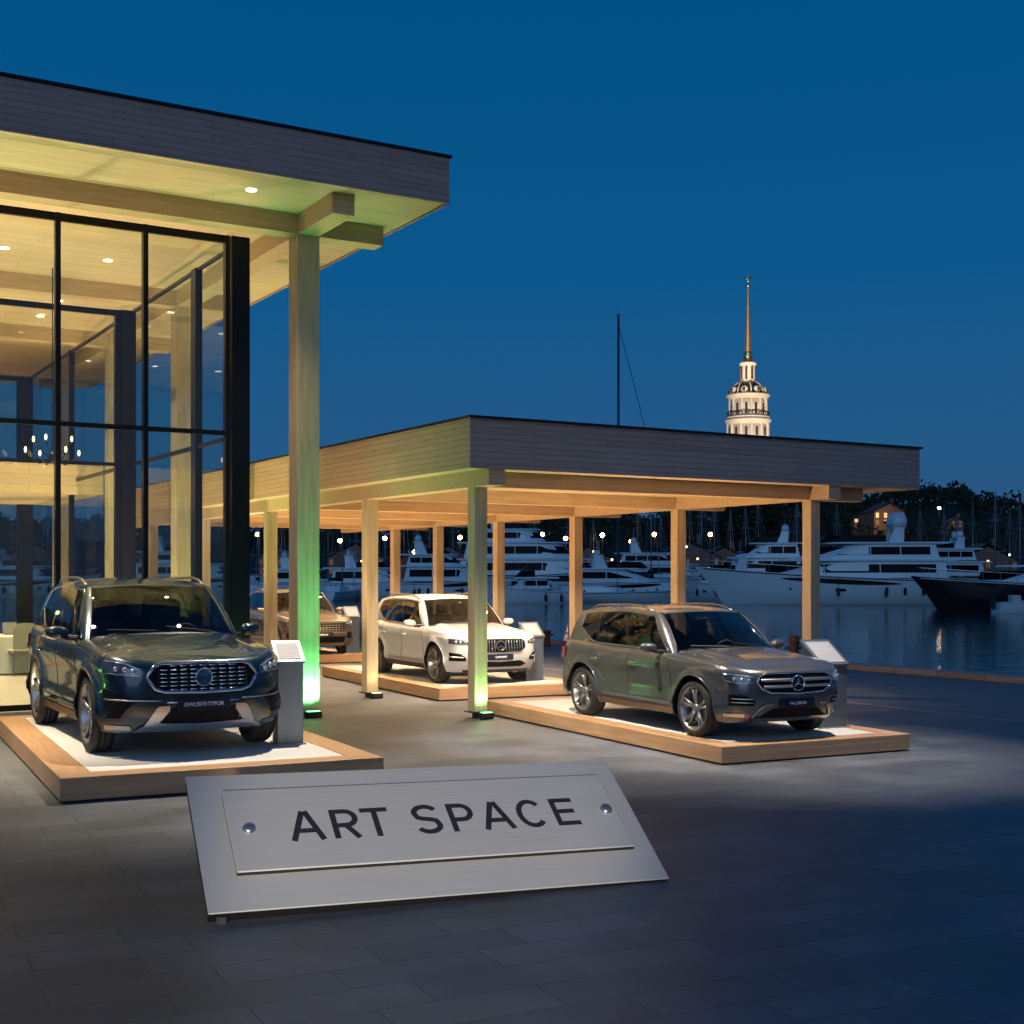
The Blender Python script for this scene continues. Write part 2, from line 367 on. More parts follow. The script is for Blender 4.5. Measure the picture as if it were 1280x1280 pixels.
# recessed ceiling downlights
dls = [(-1.2,-1.0),(-4.8,-1.0),(-8.4,-1.0),(-12,-1.0)]
for v in (1.9, 4.3, 8.2, 10.0, 13., 15.4):
    for u in (-1.9, -3.6, -5.3, -7.):
        dls.append((u, v))
for (u, v) in dls:
    g = MB(); g.lathe([(.075,0),(.075,.012)], (u, v, ZC-.010), 16); g.build('downlight', M_downl, pav, smooth=False)

# interior furniture
fz = .25
def ploc(u, v, z=fz): x, y = uv(u, v, PX); return (x, y, z)
def reflection_bulbs(u, v, z, label):  # warm lights reflected in the glass, built as added bulb clusters
    t = thing('reflection_bulbs', label, 'reflection_bulbs', ploc(u, v, z), 0)
    g = MB(); g.smooth = True
    g.tube([(0,0,.0),(0,0,ZC-z)], .01, 6); g.ell((0,0,0), (.07,.07,.12))
    arms = 8
    for i in range(arms):
        a = 2*PI*i/arms; r = .5 if i % 2 else .34; zz = .0 if i % 2 else .22
        g.tube([(0,0,-.05),(r*.5*math.cos(a), r*.5*math.sin(a), -.12+zz),(r*math.cos(a), r*math.sin(a), .05+zz)], .01, 6)
    g.build('frame', M_frame, t)
    for i in range(arms):
        a = 2*PI*i/arms; r = .5 if i % 2 else .34; zz = .0 if i % 2 else .22
        b_ = MB(); b_.smooth = True; b_.ell((r*math.cos(a), r*math.sin(a), .11+zz), (.025,.025,.055), 8, 6); b_.build('bulb', M_warm, t)
reflection_bulbs(-2.6, 5.4, 4.25, 'added bulb cluster for warm reflections near the glass corner of the pavilion')
reflection_bulbs(-4.1, 8.6, 4.6, 'added bulb cluster for warm reflections deeper inside, left of the nearest one')
def table(u, v, label):
    t = thing('banquet_table', label, 'table', ploc(u, v), BA, 'cloth-covered tables inside the pavilion')
    g = MB(); g.smooth = True; N = 40; R = []
    for z, r0, am in ((.74,.0,0),(.745,.5,0),(.74,.62,0),(.70,.635,.004),(.45,.66,.03),(.03,.70,.055)):
        R.append([( (r0+am*math.sin(9*2*PI*k/N))*math.cos(2*PI*k/N), (r0+am*math.sin(9*2*PI*k/N))*math.sin(2*PI*k/N), z) for k in range(N)])
    g.rings(R); g.build('tablecloth', M_cloth, t)
    g = MB(); g.lathe([(.25,0),(.25,.02),(.04,.03),(.04,.70),(.5,.71),(.5,.73)], n=20); g.build('pedestal', M_black, t)
table(-2.75, 8.2, 'white cloth-covered table inside the pavilion just left of the dark blue SUV')
table(-4.6, 9.6, 'white cloth-covered table deeper inside the pavilion')
def chair(u, v, rz, label):
    t = thing('dining_chair', label, 'chair', ploc(u, v), rz, 'cream chairs at the pavilion tables')
    g = MB(); g.bbox(-.22,.22,-.22,.22,.42,.50,.02); g.build('seat', M_chairf, t)
    g = MB(); g.smooth = True
    P = [[(x, -.22-.06*(z-.5)-.04*(1-(x/.22)**2), z-.08*(x/.22)**4*(z > .9)) for x in [-.22+.055*i for i in range(9)]] for z in (.5,.65,.8,.95,1.0)]
    P2 = [[(a, b_-.035, c) for a, b_, c in r] for r in P]
    g.grid(P); g.grid([r[::-1] for r in P2]); g.grid([P[-1], P2[-1]]); g.build('backrest', M_chairf, t)
    for sx in (-1, 1):
        for sy in (-1, 1):
            q = MB(); q.tube([(sx*.19, sy*.19, .42), (sx*.22, sy*.23, 0)], [.02,.013], 8); q.build('leg', M_satin, t)
for (u, v, a, l) in ((-2.75,7.45,0.1,'cream chair with its back to the plaza at the nearer table'), (-1.95,8.1,1.4,'cream chair at the right side of the cloth-covered table'),
                     (-3.5,7.8,-.8,'cream chair at the left side of the nearer cloth-covered table'), (-4.0,8.7,.3,'cream chair between the two cloth-covered tables')):
    chair(u, v, BA+a, l)
# small sign holder on the table
t = thing('table_sign', 'small tilted white card on a stand on the nearer cloth table', 'sign', ploc(-2.85,8.05,1.0), BA)
g = MB(); g.add([(-.13,0,0),(.13,0,0),(.13,.08,.24),(-.13,.08,.24),(-.13,.012,-.004),(.13,.012,-.004),(.13,.092,.236),(-.13,.092,.236)], [(0,1,2,3),(7,6,5,4),(0,4,5,1),(3,2,6,7),(0,3,7,4),(1,5,6,2)]); g.build('card', M_paper, t)
g = MB(); g.box(-.1,.1,.0,.16,-.005,.004); g.build('foot', M_black, t)
t.location.z = .25+.75
t = thing('floor_lamp', 'thin wooden floor lamp standing inside behind the tables', 'lamp', ploc(-5.0,4.2), 0)
g = MB(); g.smooth = True; g.tube([(0,0,.02),(0,0,1.75)], .035, 10); g.lathe([(.16,0),(.16,.03),(.03,.05)], n=20); g.build('stand', M_oak, t)
g = MB(); g.smooth = True; g.lathe([(.05,1.75),(.07,1.8),(.05,1.9)], n=14); g.build('lamp_head', M_warm, t)

# ---------------------------------------------------------------- carport
CX = (-.52, 19.95)
cp = thing('display_canopy', 'low open timber canopy with flat roof over the show cars', 'canopy', (CX[0],CX[1],0), BA)
zc = 3.72; zb = 3.48
g = MB(); g.box(-.45, 8.80, -.61, 21.0, zc, zc+.02); g.build('ceiling', M_ceil, cp)
g = MB(); g.box(-.45, 8.80, -.61, 21.0, zc+.02, zc+.72); g.build('roof', M_fascia, cp)
g = MB(); g.box(-.48, 8.83, -.64, -.612, zc-.01, zc+.72); g.box(8.802, 8.83, -.612, 21.0, zc-.01, zc+.72); g.build('fascia', M_fascia, cp)
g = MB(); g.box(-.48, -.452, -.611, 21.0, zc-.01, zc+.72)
g.build('side_fascia', planks(mat('lit_fascia_boards', rough=.55), (.50,.34,.21), (.60,.42,.27), .09, 2.6, .5, .004), cp)  # warm light on this side put into a lighter board colour
g = MB(); g.box(-.51, 8.87, -.69, 21.05, zc+.72, zc+.755); g.build('roof_edge', M_lip, cp)
CV = [0, 3.87, 8.8, 13.2, 17.6]; CV2 = [0, 3.8, 7.53, 11., 14.24, 16.9]
for u0, vs in ((0, CV), (6.79, CV2)):
    g = MB(); g.box(u0-.14, u0+.14, -.58, 20.5, zb, zc+.01); g.build('beam', M_beam, cp)
    for v in vs:
        g = MB(); g.bbox(u0-.11, u0+.11, v-.11, v+.11, .10, zb+.008, .006); g.build('column', M_col, cp)
        g = MB(); g.bbox(u0-.15, u0+.15, v-.15, v+.15, .08, .10, .004); g.box(u0-.06, u0+.06, v-.06, v+.06, 0, .075); g.build('base_plate', M_black, cp)
for v in (0, 3.83, 7.53, 11., 14.24, 17.2):
    for a, c in ((.141, 6.649), (6.931, 7.95)):
        g = MB(); g.box(a, c, v-.11, v+.11, zb+.003, zc+.01); g.build('beam', M_beam, cp)
for v in (1.9, 5.7, 9.3, 12.6, 15.7):
    for u in (1.7, 3.4, 5.1):
        g = MB(); g.lathe([(.05,0),(.05,.010)], (u, v, zc-.008), 16); g.build('downlight', M_downl, cp, smooth=False)

# ---------------------------------------------------------------- plinths
PA = math.atan2(.447, .894)
def plinth(name_label, corner, w, l, h, border, left_only=False):
    t = thing('display_plinth', name_label, 'plinth', (corner[0], corner[1], 0), PA, 'timber plinths under the show cars')
    g = MB(); g.bbox(.03, w-.03, .03, l-.03, .0, h*.5, .004); g.build('base', M_black, t)
    # frame of four mitred boards standing just proud of the inner floor
    for i, P in enumerate(([(0,0),(w,0),(w-border,border),(border,border)], [(w,0),(w,l),(w-border,l-border),(w-border,border)],
              [(w,l),(0,l),(border,l-border),(w-border,l-border)], [(0,l),(0,0),(border,border),(border,l-border)])):
        q = MB(); z0 = .02
        q.add([(x,y,z0) for x, y in P]+[(x,y,h) for x, y in P], [(0,3,2,1),(4,5,6,7),(0,1,5,4),(1,2,6,5),(2,3,7,6),(3,0,4,7)])
        o = q.build('timber_edge', M_oak if i % 2 == 0 else M_oak2, t)
        bv = o.modifiers.new('bev','BEVEL'); bv.width = .008; bv.segments = 2
    g = MB(); g.box(border+.004, w-border-.004, border+.004, l-border-.004, h-.05, h-.003); g.build('floor_panel', M_carpet, t)
    return t
M_oak2 = noisy(mat('oak_lengthwise', rough=.42), (.46,.25,.125), (.60,.36,.19), (16,.9,16), 1.3, .12)
plinth('wide timber plinth with white top under the dark blue SUV', (-4.24,12.39), 3.24, 6.1, .24, .32)
plinth('timber plinth with white top under the grey SUV, nearest the water', (2.37,14.9), 2.80, 6.2, .21, .28)
plinth('timber plinth with white top under the white SUV beneath the canopy', (-1.24,22.5), 2.9, 6.3, .22, .3)
plinth('timber plinth under the bronze SUV at the far end of the canopy', (-6.35,31.35), 3.0, 6.3, .22, .3)

# ---------------------------------------------------------------- information kiosks
def kiosk(loc, z, w, h, label, rz=PA-.1):
    t = thing('information_stand', label, 'information stand', (loc[0], loc[1], z), rz, 'metal information stands beside the cars')
    d = .16*w/.3; s = w/2; hb = h+.20*w/.3
    g = MB(); v = [(-s,-d,0.015),(s,-d,0.015),(s,d,0.015),(-s,d,0.015),(-s,-d,h),(s,-d,h),(s,d,hb),(-s,d,hb)]
    g.add(v, [(0,3,2,1),(4,5,6,7),(0,1,5,4),(1,2,6,5),(2,3,7,6),(3,0,4,7)])
    o = g.build('cabinet', M_kiosk, t); bv = o.modifiers.new('bev','BEVEL'); bv.width = .006; bv.segments = 2
    g = MB(); g.box(-s-.03,s+.03,-d-.03,d+.03,0,.014); g.build('foot_plate', M_satin, t)
    sl = math.atan2(hb-h, 2*d); L = math.hypot(hb-h, 2*d); M = Matrix.Translation((0,-d,h+.003)) @ Matrix.Rotation(sl, 4, 'X')
    g = MB(); g.box(-s-.02, s+.02, -.02, L+.03, 0, .02); g.xform(lambda p: M @ Vector(p)); g.build('tray', M_kiosk, t)
    g = MB(); g.box(-s+.02, s-.02, .025, L-.03, .021, .026); g.xform(lambda p: M @ Vector(p)); c = g.build('card', M_paper, t)
    g = MB()
    for i in range(7):
        g.box(-s+.05, s-.05-.03*(i % 3), L-.10-i*.03, L-.092-i*.03, .0265, .0275)
    g.box(s-.10, s-.05, .04, .055, .0265, .0275)
    g.xform(lambda p: M @ Vector(p)); g.build('print', mat('faint_print', (.45,.46,.5), .6), c)
kiosk((-2.55,15.02), .24, .29, .93, 'metal information stand beside the dark blue SUV in front of the green-lit column')
kiosk((4.02,17.0), .21, .40, .80, 'metal information stand beyond the front corner of the grey SUV')
kiosk((.36,24.45), .22, .34, .80, 'metal information stand at the right front corner of the white SUV')
kiosk((-4.02,33.0), .22, .34, .90, 'metal information stand beside the bronze SUV')

# ---------------------------------------------------------------- uplights at column feet
def uplight(x, y, rz, label, w=.3, lit=True):
    t = thing('uplight', label, 'floodlight', (x, y, 0), rz, 'black uplights at the column feet')
    g = MB(); g.bbox(-w/2, w/2, -.07, .07, .015, .10, .01); g.box(-w/2-.012, w/2+.012, -.02, .02, 0, .08); g.build('housing', M_black, t)
    g = MB(); g.box(-w/2+.025, w/2-.025, -.055, .055, .101, .104); g.build('lens', M_green if lit else M_warm, t)
    return t
# ---------------------------------------------------------------- cars
DZ = 0.
def sm(x): x = max(0., min(1., x)); return x*x*(3-2*x)
def pl(T, x):
    """smooth piecewise interpolation"""
    if x <= T[0][0]: return T[0][1]
    for (a, c), (b_, d) in zip(T, T[1:]):
        if x <= b_: return c+(d-c)*sm((x-a)/(b_-a))
    return T[-1][1]
def lin(T, x): return interp(T, x)
W = .955; XS, XF, PF = 1.52, 2.37, 3.3; XRS, XR, PR = -1.75, -2.37, 3.2
AX = (1.47, -1.40); WR = .375; AR = .445; WZ = .375
def yhalf(x):
    if x > XS: return W*max(0., 1-((x-XS)/(XF-XS))**PF)**(1/PF)
    if x < XRS: return W*max(0., 1-((XRS-x)/(XRS-XR))**PR)**(1/PR)
    return W
def xfront(y): return XS+(XF-XS)*max(0., 1-(abs(y)/W)**PF)**(1/PF)
def xrear(y): return XRS-(XRS-XR)*max(0., 1-(abs(y)/W)**PR)**(1/PR)
ZTT = [(-2.37,1.10),(-1.9,1.135),(-1.0,1.10),(.6,1.07),(.95,1.06),(1.6,1.015),(2.1,.965),(2.37,.925)]
def ztop(x): return lin(ZTT, x)
def zbot(x):
    z = lin([(-2.37,.36),(-2.1,.30),(-1.8,.27),(1.8,.25),(2.1,.235),(2.37,.25)], x)
    for a in AX:
        d = abs(x-a)
        if d < AR: z = max(z, WZ+math.sqrt(AR*AR-d*d))
    return z
SIDE = [(.2,.10),(.27,.055),(.36,.02),(.46,.010),(.56,.034),(.70,.026),(.86,.004),(.90,.0),(.94,.016),(1.2,.055)]
FRNT = [(.2,.17),(.30,.085),(.42,.035),(.52,.012),(.62,.0),(.74,.004),(.84,.016),(.93,.05)]
REAR = [(.2,.10),(.36,.03),(.5,.0),(.62,.01),(.70,.05),(.9,.06),(1.2,.10)]
def outl():
    """half outline from nose centre to tail centre"""
    pts = []
    N = 16
    xlim = XS+(XF-XS)*.62
    th = math.acos(max(0, ((xlim-XS)/(XF-XS)))**(PF/2))
    for i in range(N):
        a = th*i/N; pts.append((XS+(XF-XS)*math.cos(a)**(2/PF), W*math.sin(a)**(2/PF)))
    xs = set()
    for a in AX:
        for k in range(0, 17): xs.add(round(a+AR*math.cos(PI*k/16), 4))
        xs.add(round(a+AR+.004, 4)); xs.add(round(a-AR-.004, 4))
    x = xlim
    while x > -2.1:
        if all(abs(x-q) > .02 for q in xs): xs.add(round(x, 4))
        x -= .075
    xlr = XRS-(XRS-XR)*.62
    for q in sorted([q for q in xs if xlr < q < xlim+.001], reverse=True): pts.append((q, yhalf(q)))
    th = math.acos(max(0, .62)**(PR/2))
    for i in range(N-1, -1, -1):
        a = th*i/(N-1); pts.append((XRS-(XRS-XR)*math.cos(a)**(2/PR), W*math.sin(a)**(2/PR)))
    return pts
OUT = outl()
def nrm(i):
    a = OUT[max(0, i-1)]; b_ = OUT[min(len(OUT)-1, i+1)]
    if i == 0: return (1., 0.)
    if i == len(OUT)-1: return (-1., 0.)
    dx, dy = b_[0]-a[0], b_[1]-a[1]; l = math.hypot(dx, dy) or 1
    return (dy/l, -dx/l)
def nrm_fn(x, y):
    # normal for arbitrary outline point
    best = min(range(len(OUT)), key=lambda i: (OUT[i][0]-x)**2+(OUT[i][1]-abs(y))**2)
    return nrm(best)
def inset(nx, x, z):
    f = lin(FRNT, z) if nx > 0 else lin(REAR, z)
    k = sm(abs(nx)*1.15)
    base = (1-k)*pl(SIDE, z)+k*f
    zt = ztop(x); rd = .10 if nx < .3 else .07
    t = max(0, (z-(zt-rd))/rd); base += .035*t*t
    return base
def tub(i, z, off=0.):
    x, y = OUT[i]; nx, ny = nrm(i); d = inset(nx, x, z)-off
    # arch flare
    fl = 0
    for a in AX:
        r = math.hypot(x-a, z-WZ)
        if r < AR+.10 and ny > .6: fl = max(fl, .028*sm((AR+.10-r)/.08))
    d -= fl
    return (x-nx*d, y-(abs(ny)*d if y > .001 else 0), z)
def zs(z): return z+DZ*sm((z-.30)/.15)
def front_pt(y, z, off=0.):
    z = zs(z)
    """point on the front/side skin by lateral arc parameter y in (-W, W)"""
    x = xfront(y); a = abs(y)
    e = 1e-3; x2 = xfront(min(a+e, W)); nx, ny = e, -(x2-x); l = math.hypot(nx, ny) or 1; nx, ny = nx/l, ny/l
    d = inset(nx, x, z)-off
    s = 1 if y >= 0 else -1
    return (x-nx*d, s*(a-ny*d), z)
def side_pt(x, z, s, off=0.):
    y = yhalf(x)
    if x > XS:
        e = 1e-3; y2 = yhalf(x+e); nx, ny = -(y2-y), e; l = math.hypot(nx, ny); nx, ny = nx/l, ny/l
    else: nx, ny = 0., 1.
    d = inset(nx, x, z)-off
    for a in AX:
        r = math.hypot(x-a, z-WZ)
        if r < AR+.10: d -= .028*sm((AR+.10-r)/.08)
    return (x-nx*d, s*(y-ny*d), z)
HX = .80
def hoodz(x, q):
    nose = sm((XF-.03-x)/.42)
    c = lin([(.7,.085),(1.2,.085),(1.8,.065),(2.2,.045)], x)*nose
    y = abs(q)
    z = ztop(x)+c*(1-abs(q)**2.6)
    z += .020*nose*(math.exp(-((y-.62)/.09)**2))-.008*nose*math.exp(-((y-.80)/.06)**2)
    return z
# greenhouse outlines, k regions
def gpt(reg, k, h):
    if reg == 'F':       # windscreen, k 0 centre .. 1 corner
        yb, yt = .81*k, .66*k
        xb, xt = 1.08-.22*k**2.4, .36-.10*k**2.4
        zb_ = 1.125-.05*k**2; zt_ = ZRF(xt)+.035*(1-k*k)
        bul = .035
        x = xb+(xt-xb)*h; y = yb+(yt-yb)*h; z = zb_+(zt_-zb_)*h
        return (x+bul*4*h*(1-h)*.6, y, z+bul*4*h*(1-h)*.8)
    if reg == 'S':
        xb = .84+(-1.98-.84)*k; xt = .23+(-1.88-.23)*k
        yb = .875-.05*sm((k-.55)/.45)-.035*sm((.12-k)/.12); yt = .70-.05*sm((k-.5)/.5)-.02*sm((.12-k)/.12)
        zb_ = ztop(xb)+.005; zt_ = ZRF(xt)-.005
        x = xb+(xt-xb)*h; y = yb+(yt-yb)*h+.035*4*h*(1-h); z = zb_+(zt_-zb_)*h
        return (x, y, z)
    if reg == 'R':       # rear window, k 0 corner .. 1 centre
        c = 1-k
        yb, yt = .78*c, .60*c
        xb, xt = -2.20+.14*c**2.2, -1.98+.09*c**2.2
        zb_ = ztop(-2.2)+.0; zt_ = ZRF(xt)+.03*(1-c*c)
        return (xb+(xt-xb)*h-.03*4*h*(1-h), yb+(yt-yb)*h, zb_+(zt_-zb_)*h)
def ZRF(x): return pl([(-2.0,1.59),(-1.3,1.65),(-.5,1.665),(.36,1.61)], x) if x < .36 else 1.61
def wlow(k): return .07+.42*sm((k-.70)/.24)
def whigh(k): return .90-.05*sm((k-.6)/.3)
WINS = [(.035,.345),(.375,.665),(.70,.90)]
SKH = 1.
def lrp(a, c, t): return a+(c-a)*t
def gpatch(g, reg, k0, k1, h0, h1, n=10, m=4, side=1, off=0.):
    P = []
    for i in range(n+1):
        k = lrp(k0, k1, i/n); a = h0(k) if callable(h0) else h0; c = h1(k) if callable(h1) else h1
        row = []
        for j in range(m+1):
            p = gpt(reg, k, lrp(a, c, j/m)); row.append((p[0], p[1]*side, p[2]))
        P.append(row)
    g.grid(P if side > 0 else [r[::-1] for r in P])
def arc(c, r, a0, a1, n): return [(c[0]+r*math.cos(a0+(a1-a0)*i/n), c[1]+r*math.sin(a0+(a1-a0)*i/n)) for i in range(n+1)]
def fslab(t, name, m, ylo, yhi, zlo, zhi, off=.006, n=24, mz=6, depth=.03, parent=None):
    """thin slab wrapped on the front skin; zlo/zhi may depend on y"""
    g = MB(); g.smooth = True; P = []; Q = []
    for i in range(n+1):
        y = lrp(ylo, yhi, i/n); a = zlo(y) if callable(zlo) else zlo; c = zhi(y) if callable(zhi) else zhi
        P.append([front_pt(y, lrp(a, c, j/mz), off) for j in range(mz+1)])
        Q.append([front_pt(y, lrp(a, c, j/mz), off-depth) for j in range(mz+1)])
    g.grid(P); g.smooth = False
    for A, B in ((P[0], Q[0]), (Q[-1], P[-1])): g.grid([A, B])
    g.grid([[r[0] for r in P], [r[0] for r in Q]]); g.grid([[r[-1] for r in Q], [r[-1] for r in P]])
    return g.build(name, m, parent or t)
def ftube(g, pts, r, off=.0, closed=False, n=8, sub=4):
    """tube on the front skin through (y,z) points"""
    out = []; L = len(pts)
    for i in range(L if closed else L-1):
        a, c = pts[i], pts[(i+1) % L]
        for s_ in range(sub): out.append(front_pt(lrp(a[0],c[0],s_/sub), lrp(a[1],c[1],s_/sub), off))
    if not closed: out.append(front_pt(*pts[-1], off))
    g.tube(out, r, n, closed=closed)
def wheel(t, x, side, style):
    w = bpy.data.objects.new('wheel', None)
    yo = .835
    R = WR; hw = .118
    g = MB(); g.smooth = True
    prof = [(.285,-hw+.01),(.295,-hw),(R-.05,-hw-.004),(R-.015,-hw+.012),(R,-hw+.04),(R,-.03),(R-.008,-.028),(R-.008,-.020),(R,-.018),(R,.018),(R-.008,.020),(R-.008,.028),(R,.03),(R,hw-.04),(R-.015,hw-.012),(R-.05,hw+.004),(.295,hw),(.285,hw-.01)]
    g.lathe(prof, (0,0,0), 48, 'y', False, False)
    C2 = []
    ty = g.build('wheel', M_tyre, t)       # tyre carries the rim pieces
    ty.location = (x, side*yo, WZ)
    tyre = ty
    o = 1 if side > 0 else -1
    g = MB(); g.smooth = True
    # rim barrel and lip
    g.lathe([(.294,o*(hw-.002)),(.280,o*(hw-.006)),(.272,o*(hw-.03)),(.235,o*.03),(.235,-o*.1)], (0,0,0), 48, 'y', False, False)
    ns = 5
    for i in range(ns):
        for dd in ((-.17, .17) if style != 'star' else (-.10, .10)):
            a0 = 2*PI*i/ns+.3; a1 = a0+dd
            r0, r1 = .045, .278; wd0, wd1 = .024, (.020 if style != 'star' else .030)
            p = []
            for (r, a, wd, yy) in ((r0, a0+dd*.35, wd0, .062), (.15, a0+dd*.75, wd0*.8, .085), (r1, a1, wd1, hw-.02)):
                cx, cz = r*math.cos(a), r*math.sin(a); tx, tz = -math.sin(a), math.cos(a)
                p.append([(cx-tx*wd, o*(yy-.004), cz-tz*wd), (cx-tx*wd*.5, o*(yy+.006), cz-tz*wd*.5), (cx+tx*wd*.5, o*(yy+.006), cz+tz*wd*.5), (cx+tx*wd, o*(yy-.004), cz+tz*wd), (cx+tx*wd*.7, o*(yy-.035), cz+tz*wd*.7), (cx-tx*wd*.7, o*(yy-.035), cz-tz*wd*.7)])
            g.rings(p, True, True)
    g.lathe([(.062,o*.02),(.062,o*.07),(.05,o*.082),(.001,o*.086)], (0,0,0), 24, 'y', False, False)
    r_ = g.build('rim', M_rim, tyre, weld=1e-5)
    for p_ in r_.data.polygons: p_.use_smooth = False if len(p_.vertices) > 4 else True
    g = MB(); g.smooth = True; g.lathe([(.001,o*.016),(.19,o*.016),(.19,-o*.01),(.001,-o*.01)], (0,0,0), 40, 'y'); g.build('brake_disc', M_disc, tyre)
    g = MB(); g.smooth = True; g.lathe([(.001,o*.0955),(.028,o*.094),(.03,o*.084)], (0,0,0), 20, 'y'); g.build('hub_cap', M_chrome, tyre)
    for k in range(5):
        pass
    return tyre
def make_car(label, loc, heading, scale, paint, style, plate):
    global DZ
    DZ = {'dark': .062, 'grey': .04, 'white': .04, 'bronze': .035}[style]
    t = thing('suv_car', label, 'car', loc, heading, 'show cars on timber plinths')
    # --- body tub
    g = MB(); g.smooth = True; N = 18
    n = len(OUT)
    def ring(i):
        x, y = OUT[i]; zb_, zt_ = zbot(x), ztop(x)
        return [tub(i, zb_+(zt_-zb_)*(j/N)) for j in range(N+1)]
    L = [ring(i) for i in range(n)]
    full = L[::-1]+[[(p[0], -p[1], p[2]) for p in r] for r in L[1:]]
    full = [r for r in full]
    g.grid([r for r in full])
    # close at tail: first and last rings coincide at the tail centre
    # hood
    hs = [i for i in range(n) if OUT[i][0] > HX]; Q = 14; rows = []
    for i in hs:
        p = L[i][-1]; x, y = p[0], p[1]
        rows.append([(x-.0, y*q/Q, hoodz(OUT[i][0], q/Q)) if abs(q) < Q else (p[0], y*q/Q, p[2]) for q in range(-Q, Q+1)])
    rows[0] = [(L[hs[0]][-1][0], 0, L[hs[0]][-1][2])]*len(rows[0])
    g.grid(rows)
    # belt shelf between tub edge and greenhouse base, sides and tail
    for s_ in (1, -1):
        a_ = []
        for i in range(n):
            x = OUT[i][0]
            if x <= HX+.08:
                p = L[i][-1]
                if x > -1.98: k = (.84-x)/(.84+1.98); qv = gpt('S', min(1, max(0, k)), 0)
                else:
                    c = min(1, p[1]/.80); qv = gpt('R', 1-c, 0)
                a_.append([(p[0], s_*p[1], p[2]), ((p[0]+qv[0])/2, s_*(p[1]+qv[1])/2, (p[2]+qv[2])/2+.006), (qv[0], s_*qv[1], qv[2]), (qv[0], s_*(qv[1]-.03), qv[2]-.03)])
        g.grid(a_ if s_ < 0 else [r[::-1] for r in a_])
    # shell round the windows
    for s_ in (1, -1):
        gpatch(g, 'S', 0, 1, 0, wlow, 40, 2, s_)
        gpatch(g, 'S', 0, 1, whigh, 1, 40, 3, s_)
        kk = [0]+[q for w_ in WINS for q in w_]+[1]
        for a, c in zip(kk[::2], kk[1::2]): gpatch(g, 'S', a, c, wlow, whigh, 4, 6, s_)
        # A pillar strip between screen corner and side start
        P = []
        for j in range(13):
            h = j/12; a = gpt('F', .965, h); c = gpt('F', 1, h); d = gpt('S', 0, h)
            md = ((c[0]+d[0])/2+.008, (c[1]+d[1])/2+.010, (c[2]+d[2])/2+.006)
            P.append([(q[0], q[1]*s_, q[2]) for q in (a, c, md, d)])
        g.grid(P)
        P = []
        for j in range(9):
            h = j/8; a = gpt('S', 1, h); c = gpt('R', 0, h); d = gpt('R', .06, h)
            md = ((a[0]+c[0])/2-.012, (a[1]+c[1])/2+.012, (a[2]+c[2])/2)
            P.append([(q[0], q[1]*s_, q[2]) for q in (a, md, c, d)])
        g.grid(P)
        gpatch(g, 'F', 0, .965, .955, 1, 10, 1, s_)
        gpatch(g, 'R', .06, 1, 0, .12, 10, 1, s_); gpatch(g, 'R', .06, 1, .9, 1, 10, 1, s_)
    # roof
    rows = []
    edge = [gpt('F', k/8, 1) for k in range(0, 9)]+[gpt('S', k/24, 1) for k in range(0, 25)]+[gpt('R', k/6, 1) for k in range(0, 7)]
    for e in edge:
        fr = min(sm((.30-e[0])/.5), sm((e[0]+2.0)/.5))
        rows.append([(e[0], e[1]*q/10, e[2]+(.055*fr*(1-abs(q/10)**2.4)) + (1-abs(q/10))*0) for q in range(-10, 11)])
    g.grid(rows)
    body = g.build('body', paint, t, weld=4e-4)
    # glass
    for s_ in (1, -1):
        for w_ in WINS:
            q = MB(); q.smooth = True; gpatch(q, 'S', w_[0], w_[1], wlow, whigh, 10, 6, s_)
            q.build('side_window', M_cglass, t)
    q = MB(); q.smooth = True
    P = [[gpt('F', abs(k)/12*.965, h/8*.955) for h in range(9)] for k in range(-12, 13)]
    P = [[(p[0], p[1]*(1 if k >= 12 else -1), p[2]) for p in r] for k, r in enumerate(P)]
    q.grid(P); ws = q.build('windscreen', M_wshield, t)
    q = MB(); q.smooth = True
    P = [[gpt('R', 1-abs(k)/12*.94, .12+h/6*.78) for h in range(7)] for k in range(-12, 13)]
    P = [[(p[0], p[1]*(1 if k >= 12 else -1), p[2]) for p in r] for k, r in enumerate(P)]
    q.grid(P); q.build('rear_window', M_cglass, t)
    # black frit border + wipers
    q = MB(); q.smooth = True
    lo = [gpt('F', abs(k)/12*.965, .0) for k in range(-12, 13)]; lo = [(p[0]+.012, p[1]*(1 if i >= 12 else -1), p[2]+.004) for i, p in enumerate(lo)]
    q.tube(lo, .016, 6)
    for s_ in (1, -1):
        q.tube([(gpt('F', .965, h/8)[0]+.004, s_*gpt('F', .965, h/8)[1], gpt('F', .965, h/8)[2]+.004) for h in range(9)], .010, 6)
    q.build('window_seal', M_black, t)
    for y0 in (.48, -.12):
        q = MB(); a = gpt('F', abs(y0)/.8, .03); c = gpt('F', abs(y0-.5)/.8, .08)
        q.tube([(a[0]+.03, y0, a[2]+.02), (c[0]+.035, y0-.5, c[2]+.03)], .008, 6); q.build('wiper', M_black, t)
    # chrome window surround (side)
    for s_ in (1, -1):
        q = MB(); q.smooth = True; k0, k1 = WINS[0][0]-.012, WINS[-1][1]+.012; path = []
        for i in range(25): k = lrp(k0, k1, i/24); path.append((k, wlow(k)-.035))
        for i in range(1, 6): k = k1; path.append((k, lrp(wlow(k)-.035, whigh(k)+.03, i/6)))
        for i in range(25): k = lrp(k1, k0, i/24); path.append((k, whigh(k)+.03))
        pp = []
        for k, h in path: p = gpt('S', k, h); pp.append((p[0], s_*(p[1]+.003), p[2]))
        q.tube(pp, .0075, 6, closed=True); q.build('window_trim', M_chrome if style != 'bronze' else M_satin, t)
        q = MB(); q.smooth = True     # dark divider strips
